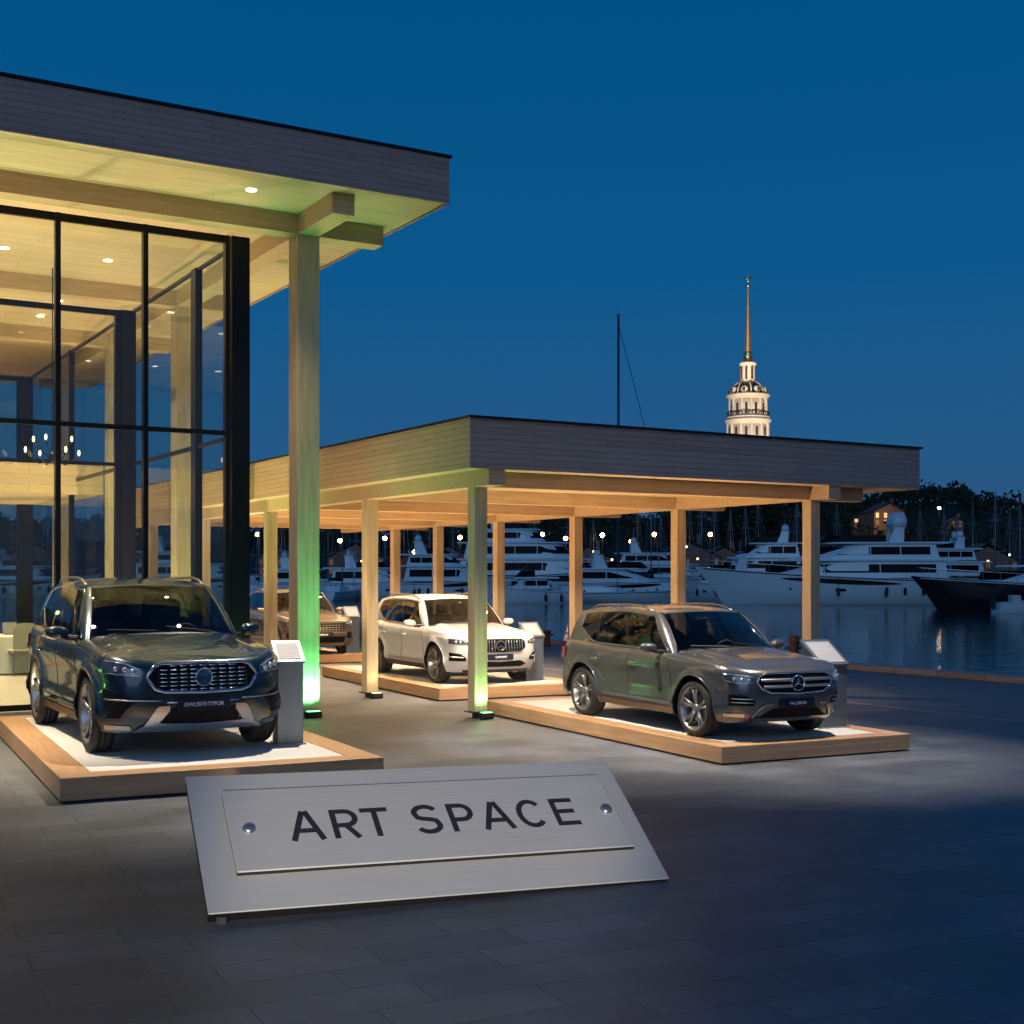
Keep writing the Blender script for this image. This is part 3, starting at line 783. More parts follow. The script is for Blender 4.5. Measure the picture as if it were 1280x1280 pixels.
        for (a, c) in ((WINS[0][1], WINS[1][0]), (WINS[1][1], WINS[2][0])):
            P = [[(lambda p: (p[0], s_*(p[1]+.003), p[2]))(gpt('S', lrp(a, c, u_), lrp(wlow(a), whigh(a), h/6))) for u_ in (0, 1)] for h in range(7)]
            q.grid(P)
        q.build('door_pillar', M_gloss, t)
        # roof rail
        q = MB(); q.smooth = True; path = []
        for i in range(21):
            k = lrp(.06, .88, i/20); p = gpt('S', k, 1.0); l = .038*min(1, sm(i/2.5), sm((20-i)/2.5))
            path.append((p[0], s_*(p[1]-.035), p[2]+.012+l))
        q.tube(path, .015, 8); q.build('roof_rail', M_satin, t)
        # mirror
        q = MB(); q.smooth = True
        R = []
        for i in range(9):
            u_ = i/8; cy = .955+.235*u_; cx = .60-.02*u_; sc = [.55,.85,.98,1,1,.98,.9,.72,.3][i]
            R.append([(cx+.075*sc*math.cos(a)*(1 if math.cos(a) > 0 else .55), s_*cy, 1.135+.015*u_+.068*sc*math.copysign(abs(math.sin(a))**.8, math.sin(a))) for a in [2*PI*k/16 for k in range(16)]])
        q.rings(R, True, True); mi = q.build('mirror', paint, t)
        q = MB(); q.tube([(.66, s_*.865, 1.085), (.61, s_*.99, 1.085)], [.03,.022], 8); q.build('mirror_arm', M_black, mi)
        q = MB(); q.smooth = True; q.ell((.548, s_*1.075, 1.14), (.008,.095,.052), 14, 8); q.build('mirror_glass', M_chrome, mi)
        # door seams
        q = MB(); q.smooth = True
        for X, zl in ((.93,.30),(-.14,.30),(-1.17,.62)):
            pts = []
            for i in range(15):
                z = lrp(zl, ztop(X)-.005, i/14); xx = X-(.10*sm((z-.7)/.5) if X > .5 else 0)
                if X < -1: xx = X+.22*(1-sm((z-.45)/.4))*1 - .0
                pts.append(side_pt(xx, z, s_, .0005))
            q.tube(pts, .0045, 5)
        q.tube([side_pt(lrp(.93, -.98, i/20), .30, s_, .0005) for i in range(21)], .0045, 5)
        q.tube([side_pt(lrp(XS+.45, .84, i/10), lrp(.955,1.045,i/10), s_, .0005) for i in range(11)], .004, 5)
        q.build('door_seam', M_black, t)
        for X in (.02, -1.02):
            q = MB(); q.smooth = True
            a = side_pt(X, .90, s_, .03); q.tube([(a[0]+.09, a[1]-s_*.03, a[2]), (a[0]+.07, a[1], a[2]), (a[0]-.07, a[1], a[2]), (a[0]-.09, a[1]-s_*.03, a[2])], .013, 8)
            q.build('door_handle', M_chrome if style in ('grey',) else paint, t)
        # sill cladding + side strip
        q = MB(); q.smooth = True
        P = [[side_pt(X, z, s_, .010) for z in (.245,.27,.31,.345)] for X in [lrp(AX[0]-AR-.01, AX[1]+AR+.01, i/24) for i in range(25)]]
        P = [[(P[i][0][0], s_*.80, .235)]+P[i] for i in range(25)]
        q.grid(P); q.build('sill', M_black if style != 'grey' else paint, t)
        q = MB(); q.smooth = True
        P = [[side_pt(X, z, s_, .016) for z in (.385,.40,.415,.425)] for X in [lrp(AX[0]-AR-.10, AX[1]+AR+.14, i/20) for i in range(21)]]
        q.grid(P); q.build('side_strip', M_chrome if style in ('grey','dark') else M_satin, t)
        # arch liners and lips
        for a in AX:
            q = MB(); q.smooth = True; R = []
            for k in range(33):
                an = PI*1.06*k/32-.03*PI; X, Z = a+(AR)*math.cos(an), WZ+AR*math.sin(an)
                po = side_pt(X, max(Z, .26), s_, .0)
                R.append([(X, po[1], Z), (a+(AR+.004)*math.cos(an), po[1]-s_*.02, WZ+(AR+.004)*math.sin(an)), (a+(AR+.01)*math.cos(an), s_*.48, WZ+(AR+.01)*math.sin(an))])
            q.grid(R)
            q.build('wheel_arch', M_black, t)
            q = MB(); q.smooth = True
            q.tube([side_pt(a+(AR+.006)*math.cos(PI*k/32), max(.28, WZ+(AR+.006)*math.sin(PI*k/32)), s_, .002) for k in range(33)], .013, 6)
            q.build('arch_trim', M_black if style in ('dark','bronze') else paint, t)
            wheel(t, a, s_, 'star' if style in ('white',) else 'multi')
        # tail lamp
        q = MB(); q.smooth = True; P = []
        for i in range(9):
            X = lrp(-1.93, -2.30, i/8); Y = yhalf(X); P.append([(X-.012*0, s_*(Y-pl(SIDE, z)*.6+.010), z) for z in (.86,.90,.95,1.0,1.03)])
        q.grid(P); q.build('tail_lamp', M_red, t)
    # underbody, fills
    q = MB(); q.box(-2.05, 2.05, -.5, .5, .24, .62); q.box(-.93, 1.0, -.86, .86, .25, .50); q.build('underbody', M_black, t)
    # interior
    q = MB(); q.smooth = True; P = []
    for i in range(9):
        u_ = i/8; P.append([(lrp(1.06, .42, u_)-.16*(abs(y)/.8)**2.2*(1-u_), y, 1.075+.03*math.sin(PI*u_)-.02*u_*0+.0) for y in [-.80+.1*k for k in range(17)]])
    P.append([(.40, y, .80) for y in [-.80+.1*k for k in range(17)]])
    q.grid(P); q.build('dashboard', M_dash, t)
    q = MB(); q.box(-1.9, .45, -.82, .82, .50, .56); q.build('cabin_floor', M_dash, t)
    for X in (-.12, -1.02):
        for y in ((.38, -.38) if X > -.5 else (.42, 0, -.42)):
            q = MB(); q.smooth = False
            q.bbox(X-.02, X+.48, y-.24 if X > -.5 else y-.2, y+.24 if X > -.5 else y+.2, .56, .76, .04)
            v0 = len(q.v); q.bbox(-.06, .06, y-.23 if X > -.5 else y-.2, y+.23 if X > -.5 else y+.2, 0, .56, .035); q.bbox(-.04, .045, y-.13, y+.13, .57, .76, .03)
            for k in range(v0, len(q.v)): p = q.v[k]; q.v[k] = (X-.02+p[0]-.28*p[2], p[1], .70+p[2])
            q.build('seat', M_seat, t)
    q = MB(); q.smooth = True
    q.tube([(.30+.06*math.sin(a), .38+.18*math.cos(a), 1.03+.17*math.sin(a)) for a in [2*PI*k/28 for k in range(28)]], .014, 8, closed=True)
    q.tube([(.30,.22,1.03),(.30,.54,1.03)], .018, 6); q.tube([(.30,.38,1.03),(.45,.38,.98)], .03, 8); q.build('steering_wheel', mat('wheel_leather', (.16,.16,.15), .45), t)
    q = MB(); q.smooth = True; q.ell((.42,0,1.52), (.02,.10,.03), 12, 6); q.build('rear_view_mirror', M_black, t)
    # --- front end by style
    def grille_area(y0, y1, z0, z1): return fslab(t, 'grille', M_intake, y0, y1, z0, z1, .004, 26, 6, .02)
    def emblem(z, r, face, gp):
        p = front_pt(0, z, .022)
        q = MB(); q.smooth = True; q.lathe([(r*.86,0),(r*.88,.010),(r*.96,.014),(r,.008),(r,-.02)], p, 32, 'x', True, False)
        e = q.build('emblem', M_chrome, gp)
        q = MB(); q.smooth = True; q.lathe([(r*.86,.001),(r*.5,.006),(.001,.009)], p, 28, 'x', False, False); q.build('emblem_face', face, e)
        return p, e
    cz = .72
    if style == 'dark':
        hexo = [(-.55,.715),(-.48,.815),(-.41,.836),(0,.843),(.41,.836),(.48,.815),(.55,.715),(.47,.60),(.38,.572),(0,.56),(-.38,.572),(-.47,.60)]
        def up_(y): return lin([(0,.843),(.41,.836),(.48,.815),(.55,.715)], abs(y))
        def lo_(y): return lin([(0,.56),(.38,.572),(.47,.60),(.55,.715)], abs(y))
        gr = grille_area(-.55, .55, lo_, up_)
        q = MB(); q.smooth = True; ftube(q, hexo, .018, .016, True); q.build('grille_frame', M_chrome, gr)
        q = MB(); q.smooth = True
        for r in range(7):
            z = .592+.037*r
            for c in range(-5, 6):
                y = c*.098
                if up_(abs(y)+.04) > z+.018 and lo_(abs(y)+.04) < z-.018 and not (abs(c) < 1 and 1 < r < 6):
                    ftube(q, [(y-.036, z), (y+.036, z)], .0085, .010, sub=1, n=6)
        q.build('grille_bars', M_chrome, gr)
        q = MB()
        for c in range(-5, 5):
            y = (c+.5)*.098; ftube(q, [(y, lo_(y)+.01), (y, up_(y)-.01)], .004, .008, sub=2, n=5)
        q.build('grille_mesh', M_black, gr)
        p, e = emblem(.702, .088, mat('emblem_blue', (.03,.10,.22), .15, .2, 1.), gr)
        q = MB(); q.box(p[0]+.006, p[0]+.013, -.058, .058, p[2]-.008, p[2]+.008); q.build('emblem_bar', M_chrome, e)
        hl = (.60, .91, lambda y: lin([(.60,.715),(.90,.735)], abs(y)), lambda y: lin([(.63,.80),(.75,.85),(.90,.875)], abs(y)))
        fslab(t, 'lower_intake', M_intake, -.38, .38, .33, .42, .006, 16, 3)
        # satin skid plate with upturned ends
        def sk0(y): return lin([(0,.245),(.42,.25),(.64,.25),(.70,.245)], abs(y))
        def sk1(y): return lin([(0,.315),(.40,.325),(.45,.33),(.60,.30),(.70,.25)], abs(y))
        fslab(t, 'skid_plate', M_satin, -.70, .70, sk0, sk1, .03, 36, 3, .06)
        for s_ in (1, -1):
            fslab(t, 'skid_wing', M_satin, s_*.33, s_*.58, lambda y: lin([(.33,.405),(.43,.33),(.58,.30)], abs(y)), lambda y: lin([(.33,.44),(.44,.435),(.58,.305)], abs(y)), .022, 10, 2)
            fslab(t, 'side_intake', M_intake, s_*.66, s_*.91, lambda y: lin([(.66,.47),(.80,.36),(.91,.36)], abs(y)), lambda y: lin([(.66,.50),(.80,.56),(.91,.60)], abs(y)), .005, 14, 3)
            q = MB(); q.smooth = True; ftube(q, [(s_*.40,.49),(s_*.65,.495),(s_*.90,.50)], .008, .014); q.build('bumper_trim', M_satin, t)
            fslab(t, 'corner_cladding', M_satin, s_*.72, s_*.92, .265, .31, .012, 10, 2)
        q = MB(); q.smooth = True; ftube(q, [(-.36,.47),(0,.475),(.36,.47)], .010, .010); q.build('intake_trim', M_chrome, t)
        pz, pw = .445, .26
    elif style == 'grey':
        def up_(y): return lin([(0,.835),(.46,.835),(.55,.80),(.575,.73)], abs(y))
        def lo_(y): return lin([(0,.585),(.40,.60),(.52,.65),(.575,.73)], abs(y))
        gr = grille_area(-.575, .575, lo_, up_)
        q = MB(); q.smooth = True; ftube(q, [(-.575,.73),(-.55,.80),(-.46,.84),(0,.842),(.46,.84),(.55,.80),(.575,.73),(.52,.65),(.40,.595),(0,.578),(-.40,.595),(-.52,.65)], .012, .014, True); q.build('grille_frame', M_chrome, gr)
        for z in (.755, .672):
            for s_ in (1, -1):
                q = MB(); q.smooth = True; P = []
                for i in range(13):
                    y = s_*lrp(.10, .53 if z > .7 else .50, i/12)
                    P.append([front_pt(y, z-.020, .006), front_pt(y, z-.012, .028), front_pt(y, z+.012, .028), front_pt(y, z+.020, .006)])
                q.grid(P if s_ > 0 else P[::-1]); q.build('grille_bar', M_satin, gr)
        p, e = emblem(.712, .105, M_gloss, gr)
        q = MB()
        for a in (PI/2, PI/2+2*PI/3, PI/2-2*PI/3):
            q.add([(p[0]+.004, .012*math.sin(a), p[2]-.012*math.cos(a)), (p[0]+.004, -.012*math.sin(a), p[2]+.012*math.cos(a)), (p[0]+.011, .088*math.cos(a), p[2]+.088*math.sin(a)), (p[0]+.020, 0, p[2])], [(0,3,2),(3,1,2),(0,2,1)])
        q.build('emblem_mark', M_chrome, e)
        hl = (.60, .91, lambda y: lin([(.60,.725),(.72,.70),(.91,.735)], abs(y)), lambda y: lin([(.60,.80),(.75,.835),(.91,.845)], abs(y)))
        fslab(t, 'lower_intake', M_intake, -.52, .52, lambda y: .315, lambda y: lin([(0,.40),(.34,.40),(.52,.32)], abs(y)), .006, 20, 3)
        fslab(t, 'skid_plate', M_chrome, -.66, .66, lambda y: lin([(0,.25),(.6,.262),(.66,.29)], abs(y)), lambda y: lin([(0,.30),(.55,.305),(.66,.295)], abs(y)), .026, 30, 3, .05)
        for s_ in (1, -1):
            fslab(t, 'side_intake', M_intake, s_*.60, s_*.86, .43, lambda y: lin([(.60,.50),(.70,.565),(.86,.57)], abs(y)), .005, 12, 3)
            for z in (.47, .515):
                q = MB(); q.smooth = True; ftube(q, [(s_*.62, z),(s_*.84, z+.004)], .007, .016); q.build('intake_trim', M_chrome, t)
            q = MB(); q.smooth = True; ftube(q, [(s_*.36,.445),(s_*.46,.44),(s_*.56,.38),(s_*.63,.31)], .011, .012, sub=6); q.build('bumper_trim', M_satin, t)
            fslab(t, 'corner_cladding', M_satin, s_*.72, s_*.90, .315, .35, .014, 10, 2)
        pz, pw = .452, .27
    elif style == 'white':
        def up_(y): return lin([(0,.83),(.46,.83),(.54,.78)], abs(y))
        def lo_(y): return lin([(0,.585),(.42,.585),(.54,.66)], abs(y))
        gr = grille_area(-.53, .53, lo_, up_)
        for c in range(-8, 9):
            y = c*.058
            if abs(c) > 1: q = MB(); q.smooth = True; ftube(q, [(y, lo_(y)+.012), (y, up_(y)-.012)], .0085, .012, sub=3, n=6); q.build('grille_bar', M_chrome, gr)
        q = MB(); q.smooth = True; ftube(q, [(-.54,.78),(-.46,.835),(0,.838),(.46,.835),(.54,.78),(.53,.66),(.42,.58),(0,.578),(-.42,.58),(-.53,.66)], .007, .012, True); q.build('grille_frame', M_satin, gr)
        p, e = emblem(.705, .10, M_gloss, gr)
        q = MB()
        for a in (PI/2, PI/2+2*PI/3, PI/2-2*PI/3):
            q.add([(p[0]+.004, .012*math.sin(a), p[2]-.012*math.cos(a)), (p[0]+.004, -.012*math.sin(a), p[2]+.012*math.cos(a)), (p[0]+.011, .085*math.cos(a), p[2]+.085*math.sin(a)), (p[0]+.020, 0, p[2])], [(0,3,2),(3,1,2),(0,2,1)])
        q.build('emblem_mark', M_chrome, e)
        hl = (.60, .90, lambda y: lin([(.60,.735),(.90,.745)], abs(y)), lambda y: lin([(.60,.79),(.75,.835),(.90,.85)], abs(y)))
        fslab(t, 'lower_intake', M_intake, -.58, .58, lambda y: lin([(0,.33),(.48,.33),(.58,.36)], abs(y)), lambda y: lin([(0,.40),(.44,.42),(.58,.37)], abs(y)), .006, 20, 3)
        fslab(t, 'skid_plate', M_black, -.74, .74, .225, .285, .012, 24, 2)
        for s_ in (1, -1):
            fslab(t, 'side_intake', M_intake, s_*.66, s_*.90, .42, lambda y: lin([(.66,.48),(.75,.56),(.90,.58)], abs(y)), .005, 12, 3)
            q = MB(); q.smooth = True; ftube(q, [(s_*.70,.49),(s_*.89,.50)], .012, .016); q.build('intake_trim', paint, t)
        pz, pw = .49, .26
    else:
        def up_(y): return lin([(0,.83),(.50,.83),(.58,.80)], abs(y))
        def lo_(y): return lin([(0,.60),(.50,.60),(.58,.64)], abs(y))
        gr = grille_area(-.58, .58, lo_, up_)
        q = MB(); q.smooth = True
        for r in range(4):
            z = .625+.06*r; ftube(q, [(-.55, z),(.55, z)], .009, .012, sub=10, n=6)
        for c in range(-6, 7): ftube(q, [(c*.085, .61), (c*.085, .82)], .006, .012, sub=2, n=5)
        q.build('grille_bars', M_satin, gr)
        hl = (.62, .91, lambda y: .74, lambda y: lin([(.62,.82),(.91,.86)], abs(y)))
        fslab(t, 'lower_intake', M_intake, -.62, .62, .32, .45, .006, 20, 3)
        fslab(t, 'skid_plate', M_satin, -.66, .66, .235, .285, .014, 24, 2)
        for s_ in (1, -1): fslab(t, 'side_intake', M_intake, s_*.68, s_*.88, .40, .55, .005, 12, 3)
        q = MB(); q.smooth = True; ftube(q, [(-.62,.545),(0,.55),(.62,.545)], .009, .012, sub=8); q.build('bumper_trim', M_satin, t)
        pz, pw = .50, .26
    for s_ in (1, -1):
        h = fslab(t, 'headlight', M_lens, s_*hl[0], s_*hl[1], hl[2], hl[3], .007, 16, 5)
        for yy in (.67, .745, .815):
            q = MB(); q.smooth = True; z = (hl[2](yy)+hl[3](yy))/2-.004; p = front_pt(s_*yy, z, .004); q.ell(p, (.022,.030,.026), 14, 8); q.build('projector', M_lensb, h)
        q = MB(); q.smooth = True
        ftube(q, [(s_*lrp(hl[0]+.015, hl[1]-.01, i/8), hl[3](lrp(hl[0]+.015, hl[1]-.01, i/8))-.012) for i in range(9)], .006, .009, sub=2)
        ftube(q, [(s_*lrp(hl[0]+.03, hl[1]-.03, i/8), hl[2](lrp(hl[0]+.03, hl[1]-.03, i/8))+.014) for i in range(9)], .004, .009, sub=2)
        q.build('light_strip', M_lensb, h)
    # plate
    p = front_pt(0, pz, .03)
    q = MB(); q.bbox(p[0]-.03, p[0]+.006, -pw, pw, zs(pz)-.058, zs(pz)+.058, .006); pl_ = q.build('number_plate', M_plate, t)
    text_mesh('plate_lettering', plate, .052, M_white, pl_, Matrix.Translation((p[0]+.0075, 0, zs(pz))) @ Matrix.Rotation(PI/2, 4, 'Z') @ Matrix.Rotation(PI/2, 4, 'X'), .001, 1.0, .0008)
    t.scale = scale
    return t
def paint(name, col, metal=.55, rough=.28):
    m = mat(name, col, rough, metal, 1.)
    b = m.node_tree.nodes['Principled BSDF']
    tc = nd(m, 'ShaderNodeTexCoord'); v = nd(m, 'ShaderNodeTexVoronoi'); v.inputs['Scale'].default_value = 900; ln(m, tc, 'Object', v, 'Vector')
    mr = nd(m, 'ShaderNodeMapRange'); mr.inputs['To Min'].default_value = rough-.05; mr.inputs['To Max'].default_value = rough+.12; ln(m, v, 'Distance', mr, 0); ln(m, mr, 0, b, 'Roughness')
    return m
def place_car(front_mid, z, heading, **kw):
    s = kw['scale']; ax = 1.47*s[0]
    x = front_mid[0]-math.cos(heading)*ax; y = front_mid[1]-math.sin(heading)*ax
    return make_car(loc=(x, y, z), heading=heading, **kw)
place_car((-3.72,14.73), .24, -1.06, label='dark blue SUV with wide chrome hexagonal grille on the nearest plinth by the glass', scale=(1.09,1.06,1.10), paint=paint('dark_blue_paint', (.005,.026,.044), .35, .22), style='dark', plate='GWLSSYS·TYPOR')
place_car((2.97,16.26), .207, -1.12, label='grey metallic SUV with two-bar grille on the plinth nearest the water', scale=(.96,.93,.905), paint=paint('grey_paint', (.115,.118,.12), .6, .25), style='grey', plate='VAL.JEISON')
place_car((-.60,24.19), .217, -1.10, label='white SUV with vertical-slat grille parked beneath the canopy', scale=(.97,.96,.92), paint=paint('white_paint', (.74,.73,.70), 0., .3), style='white', plate='Q.MORRIS')
place_car((-4.97,32.8), .217, -1.10, label='bronze SUV at the far end of the canopy, partly behind the posts', scale=(.97,.96,.93), paint=paint('bronze_paint', (.23,.19,.14), .6, .3), style='bronze', plate='LORNEGE')
# ---------------------------------------------------------------- art plaque
prect = [Vector(p) for p in (PL_BL, PL_BR, PL_TR, PL_TL)]
bl, brr, tr, tl = prect; u_ = (brr-bl); pw_ = u_.length; u_.normalize(); v_ = (tl-bl); ph_ = v_.length; v_.normalize(); n_ = u_.cross(v_)
Mx = Matrix((u_, v_, n_)).transposed().to_4x4()
org = bl
t = thing('art_plaque', 'large tilted brushed metal plaque engraved ART SPACE in the foreground', 'sign', tuple(org), 0)
MW = Mx.copy(); MI = MW.to_3x3().inverted(); t.rotation_euler = MW.to_euler(); Mx = Matrix.Identity(4)
def PM(z=0.): return Mx @ Matrix.Translation((0,0,z))
g = MB(); g.bbox(0, pw_, 0, ph_, -.012, 0, .004); g.xform(lambda p: Mx @ Vector(p)); bk = g.build('backing_plate', M_plaque, t)
g = MB(); g.bbox(.006, pw_-.006, .006, ph_-.006, -.085, -.0125, .006); g.xform(lambda p: Mx @ Vector(p)); g.build('backing_shade', M_black, bk)  # black slab paints the shaded lower edge of the plaque
# inner plate located from the photograph proportions
ix0, ix1, iy0, iy1 = 0.212, pw_-.155, PI_Y0, PI_Y1
g = MB(); g.bbox(ix0, ix1, iy0, iy1, .0255, .040, .007); g.xform(lambda p: Mx @ Vector(p)); ip = g.build('name_plate', M_plaque, t)
g = MB(); g.box(ix0+.004, ix1-.004, iy0+.004, iy1-.004, .001, .025); g.xform(lambda p: Mx @ Vector(p)); g.build('plate_shadow', M_black, ip)  # black slab draws the shadow line under the inner plate
for x in (.343, 2.954):
    g = MB(); g.smooth = True; g.lathe([(.046,.040),(.046,.044),(.040,.056),(.026,.066),(.001,.070)], (x, (iy0+iy1)/2, 0), 24, 'z', False, False); g.xform(lambda p: Mx @ Vector(p)); g.build('screw', mat('screw_steel', (.45,.45,.46), .28, .9), ip)
CAP = .275; SW = .041
def ribbon(g, path, w, z0, z1, m):
    """flat stroke of width w along a 2-D path, mitred"""
    n = len(path); Lf = []; Rt = []
    for i, p in enumerate(path):
        d0 = Vector(p)-Vector(path[i-1]) if i > 0 else None; d1 = Vector(path[i+1])-Vector(p) if i < n-1 else None
        d0 = (d0 or d1).normalized(); d1 = (d1 or d0).normalized(); t_ = (d0+d1).normalized(); nn = Vector((-t_.y, t_.x)); k = w/2/max(.35, nn.dot(Vector((-d0.y, d0.x))))
        Lf.append(Vector(p)+nn*k); Rt.append(Vector(p)-nn*k)
    vs = [(q.x, q.y, z1) for q in Lf]+[(q.x, q.y, z1) for q in Rt]+[(q.x, q.y, z0) for q in Lf]+[(q.x, q.y, z0) for q in Rt]
    fs = []
    for i in range(n-1): fs += [(n+i, n+i+1, i+1, i), (i, i+1, 2*n+i+1, 2*n+i), (3*n+i, 3*n+i+1, n+i+1, n+i)]
    fs += [(0, 2*n, 3*n, n), (2*n-1, 4*n-1, 3*n-1, n-1)]
    g.add(vs, fs)
def earc(cx, cy, rx, ry, a0, a1, n=14): return [(cx+rx*math.cos(math.radians(lrp(a0,a1,i/n))), cy+ry*math.sin(math.radians(lrp(a0,a1,i/n)))) for i in range(n+1)]
def glyph(ch, W_):
    h = CAP; s = SW/2; r = h*.25
    if ch == 'A': return [[(s*.95,0),(W_/2-s*.4,h)],[(W_-s*.95,0),(W_/2+s*.4,h)],[(W_*.22,h*.33),(W_*.78,h*.33)]]
    if ch == 'R': return [[(s,0),(s,h)],[(s,h-s),(W_-r-s,h-s)]+earc(W_-r-s,h-s-(h*.24),r,h*.24,90,-90)[1:]+[(s,h-s-h*.48)],[(W_*.50,h-s-h*.48),(W_-s,0)]]
    if ch == 'P': return [[(s,0),(s,h)],[(s,h-s),(W_-r-s,h-s)]+earc(W_-r-s,h-s-(h*.25),r,h*.25,90,-90)[1:]+[(s,h-s-h*.50)]]
    if ch == 'T': return [[(0,h-s),(W_,h-s)],[(W_/2,0),(W_/2,h-2*s)]]
    if ch == 'E': return [[(s,0),(s,h)],[(2*s,h-s),(W_,h-s)],[(2*s,h*.52),(W_*.93,h*.52)],[(2*s,s),(W_,s)]]
    if ch == 'C': return [earc(W_/2, h/2, W_/2-s, h/2-s+.004, 42, 318, 26)]
    if ch == 'S':
        rx = W_/2-s; ry = (h/2-s)/2+.003
        return [earc(W_/2, h/2+ry, rx, ry, 25, 180, 14)+[(W_/2-rx*.80, h/2+ry*.30), (W_/2-rx*.4, h/2+ry*.10), (W_/2+rx*.4, h/2-ry*.10), (W_/2+rx*.80, h/2-ry*.30)]+earc(W_/2, h/2-ry, rx, ry, 0, -155, 14)]
for k, (ch, x0_, x1_) in enumerate((('A',.605,.845),('R',.90,1.09),('T',1.115,1.31),('S',1.475,1.675),('P',1.74,1.925),('A',1.97,2.21),('C',2.25,2.47),('E',2.53,2.71))):
    g = MB()
    for i, st in enumerate(glyph(ch, x1_-x0_)): ribbon(g, st, SW, .039, .0408+.0002*i, 0)
    g.xform(lambda p: Mx @ Vector((p[0]+x0_, p[1]+.535, p[2]))); g.build('letter', M_letter, ip)
# rear props standing on the paving
for f in (.15, .85):
    a = u_*(pw_*f)+v_*(ph_*.80)-n_*.055
    g = MB(); g.tube([tuple(a), (a.x-v_.x*.05, a.y+.25, -org.z+.0)], .018, 8); g.xform(lambda p: MI @ Vector(p)); g.build('prop', M_black, t)
for f in (.03, .97):
    a = u_*(pw_*f)-n_*.05+v_*.02
    g = MB(); g.box(a.x-.03, a.x+.03, a.y-.03, a.y+.03, -org.z, a.z+.0); g.xform(lambda p: MI @ Vector(p)); g.build('foot', M_black, t)

# ---------------------------------------------------------------- bollards
def bollard(px, d, label, h=.9):
    x = (px-640)/F*d; t = thing('mooring_bollard', label, 'bollard', (x, d, 0), 0, 'bollards on the quay')
    g = MB(); g.smooth = True; g.lathe([(.13,0),(.13,.03),(.10,.05),(.085,h*.75),(.10,h*.80),(.12,h*.86),(.12,h*.95),(.08,h)], n=20); g.build('post', mat('rusty_iron', (.12,.07,.05), .6, .4), t)
    g = MB(); g.smooth = True; g.tube([(-.2,0,h*.72),(.2,0,h*.72)], .03, 8); g.build('cross_pin', mat('rusty_iron'), t)
bollard(993, 27.4, 'brown iron bollard just behind the bonnet of the grey SUV')
bollard(684, 40, 'dark bollard on the quay edge to the right of the white SUV', .5)

# ---------------------------------------------------------------- boats
M_hull = mat('white_hull', (.58,.78,.85), .3, 0, .3)
M_hulld = mat('dark_hull', (.012,.016,.022), .2, 0, .6)
M_deckp = mat('deck_cream', (.50,.50,.48), .5)
M_bwin = mat('boat_window', (.003,.005,.009), .3, 0, 0, .08)
M_bwl = mat('boat_window_lit', (.3,.22,.12), .4, emit=(1,.6,.3), es=1.2)
M_boot = mat('boot_stripe', (.01,.015,.025), .4)
M_canvas = mat('boat_canvas', (.02,.03,.06), .8)
M_mast = mat('mast_alloy', (.20,.25,.30), .4, .5)
M_rub = mat('fender_rubber', (.02,.025,.03), .6)
def hull(t, L, B, f0, f1, m, name='hull', rake=.12):
    g = MB(); g.smooth = True; R = []
    for i in range(31):
        s = i/30; k = max(0, (s-.42)/.58); b_ = B/2*(1-k**2.3)*(1-.12*max(0, (.3-s)/.3)); b_ = max(b_, .012)
        zs = f0+(f1-f0)*s**1.9; x = L*s; rk = rake*L*max(0, (s-.5)/.5)**1.6
        def P(y, z, f): return (x-rk*(1-f), y, z)
        R.append([P(-b_, zs, 1), P(-b_*.985, zs*.8, .8), P(-b_*.93, zs*.45, .45), P(-b_*.80, .12, .12), P(-b_*.6, -.3, 0), P(0, -.5, 0),
                  P(b_*.6, -.3, 0), P(b_*.80, .12, .12), P(b_*.93, zs*.45, .45), P(b_*.985, zs*.8, .8), P(b_, zs, 1)])
    g.rings(R, closed=False)
    g.smooth = False; g.add(R[0], [tuple(range(10, -1, -1))])
    g.smooth = True; g.rings([[r[0], (r[0][0], 0, r[0][2]+.03), r[-1]] for r in R], closed=False)
    h = g.build(name, m, t)
    g = MB(); g.smooth = True
    for s_ in (0, -1): g.tube([(r[s_][0], r[s_][1]*1.005, r[s_][2]-.12) for r in R[:-1]], .05*L/24, 6)
    g.build('rubbing_strake', M_canvas if m is M_hull else M_hull, h)
    return R
def block(x0, x1, b_, z0, z1, rf=.6, rb=.2, ins=.12, nose=.35, off=0.):
    """rounded-nose deck block rings; raked front rf, rear rb"""
    def ring(z, f):
        X1 = x1-rf*f+off; X0 = x0+rb*f-off; bb = b_-ins*f+off; nl = (X1-X0)*nose; pts = []
        for i in range(13):
            a = -PI/2+PI*i/12; pts.append((X1-nl+nl*math.cos(a)**1.0 if math.cos(a) > 1e-6 else X1-nl, bb*math.copysign(abs(math.sin(a))**.7, math.sin(a)), z))
        pts += [(X0, bb, z), (X0, -bb, z)]
        return pts
    return [ring(z0+(z1-z0)*q, q) for q in (0, .5, 1)], ring
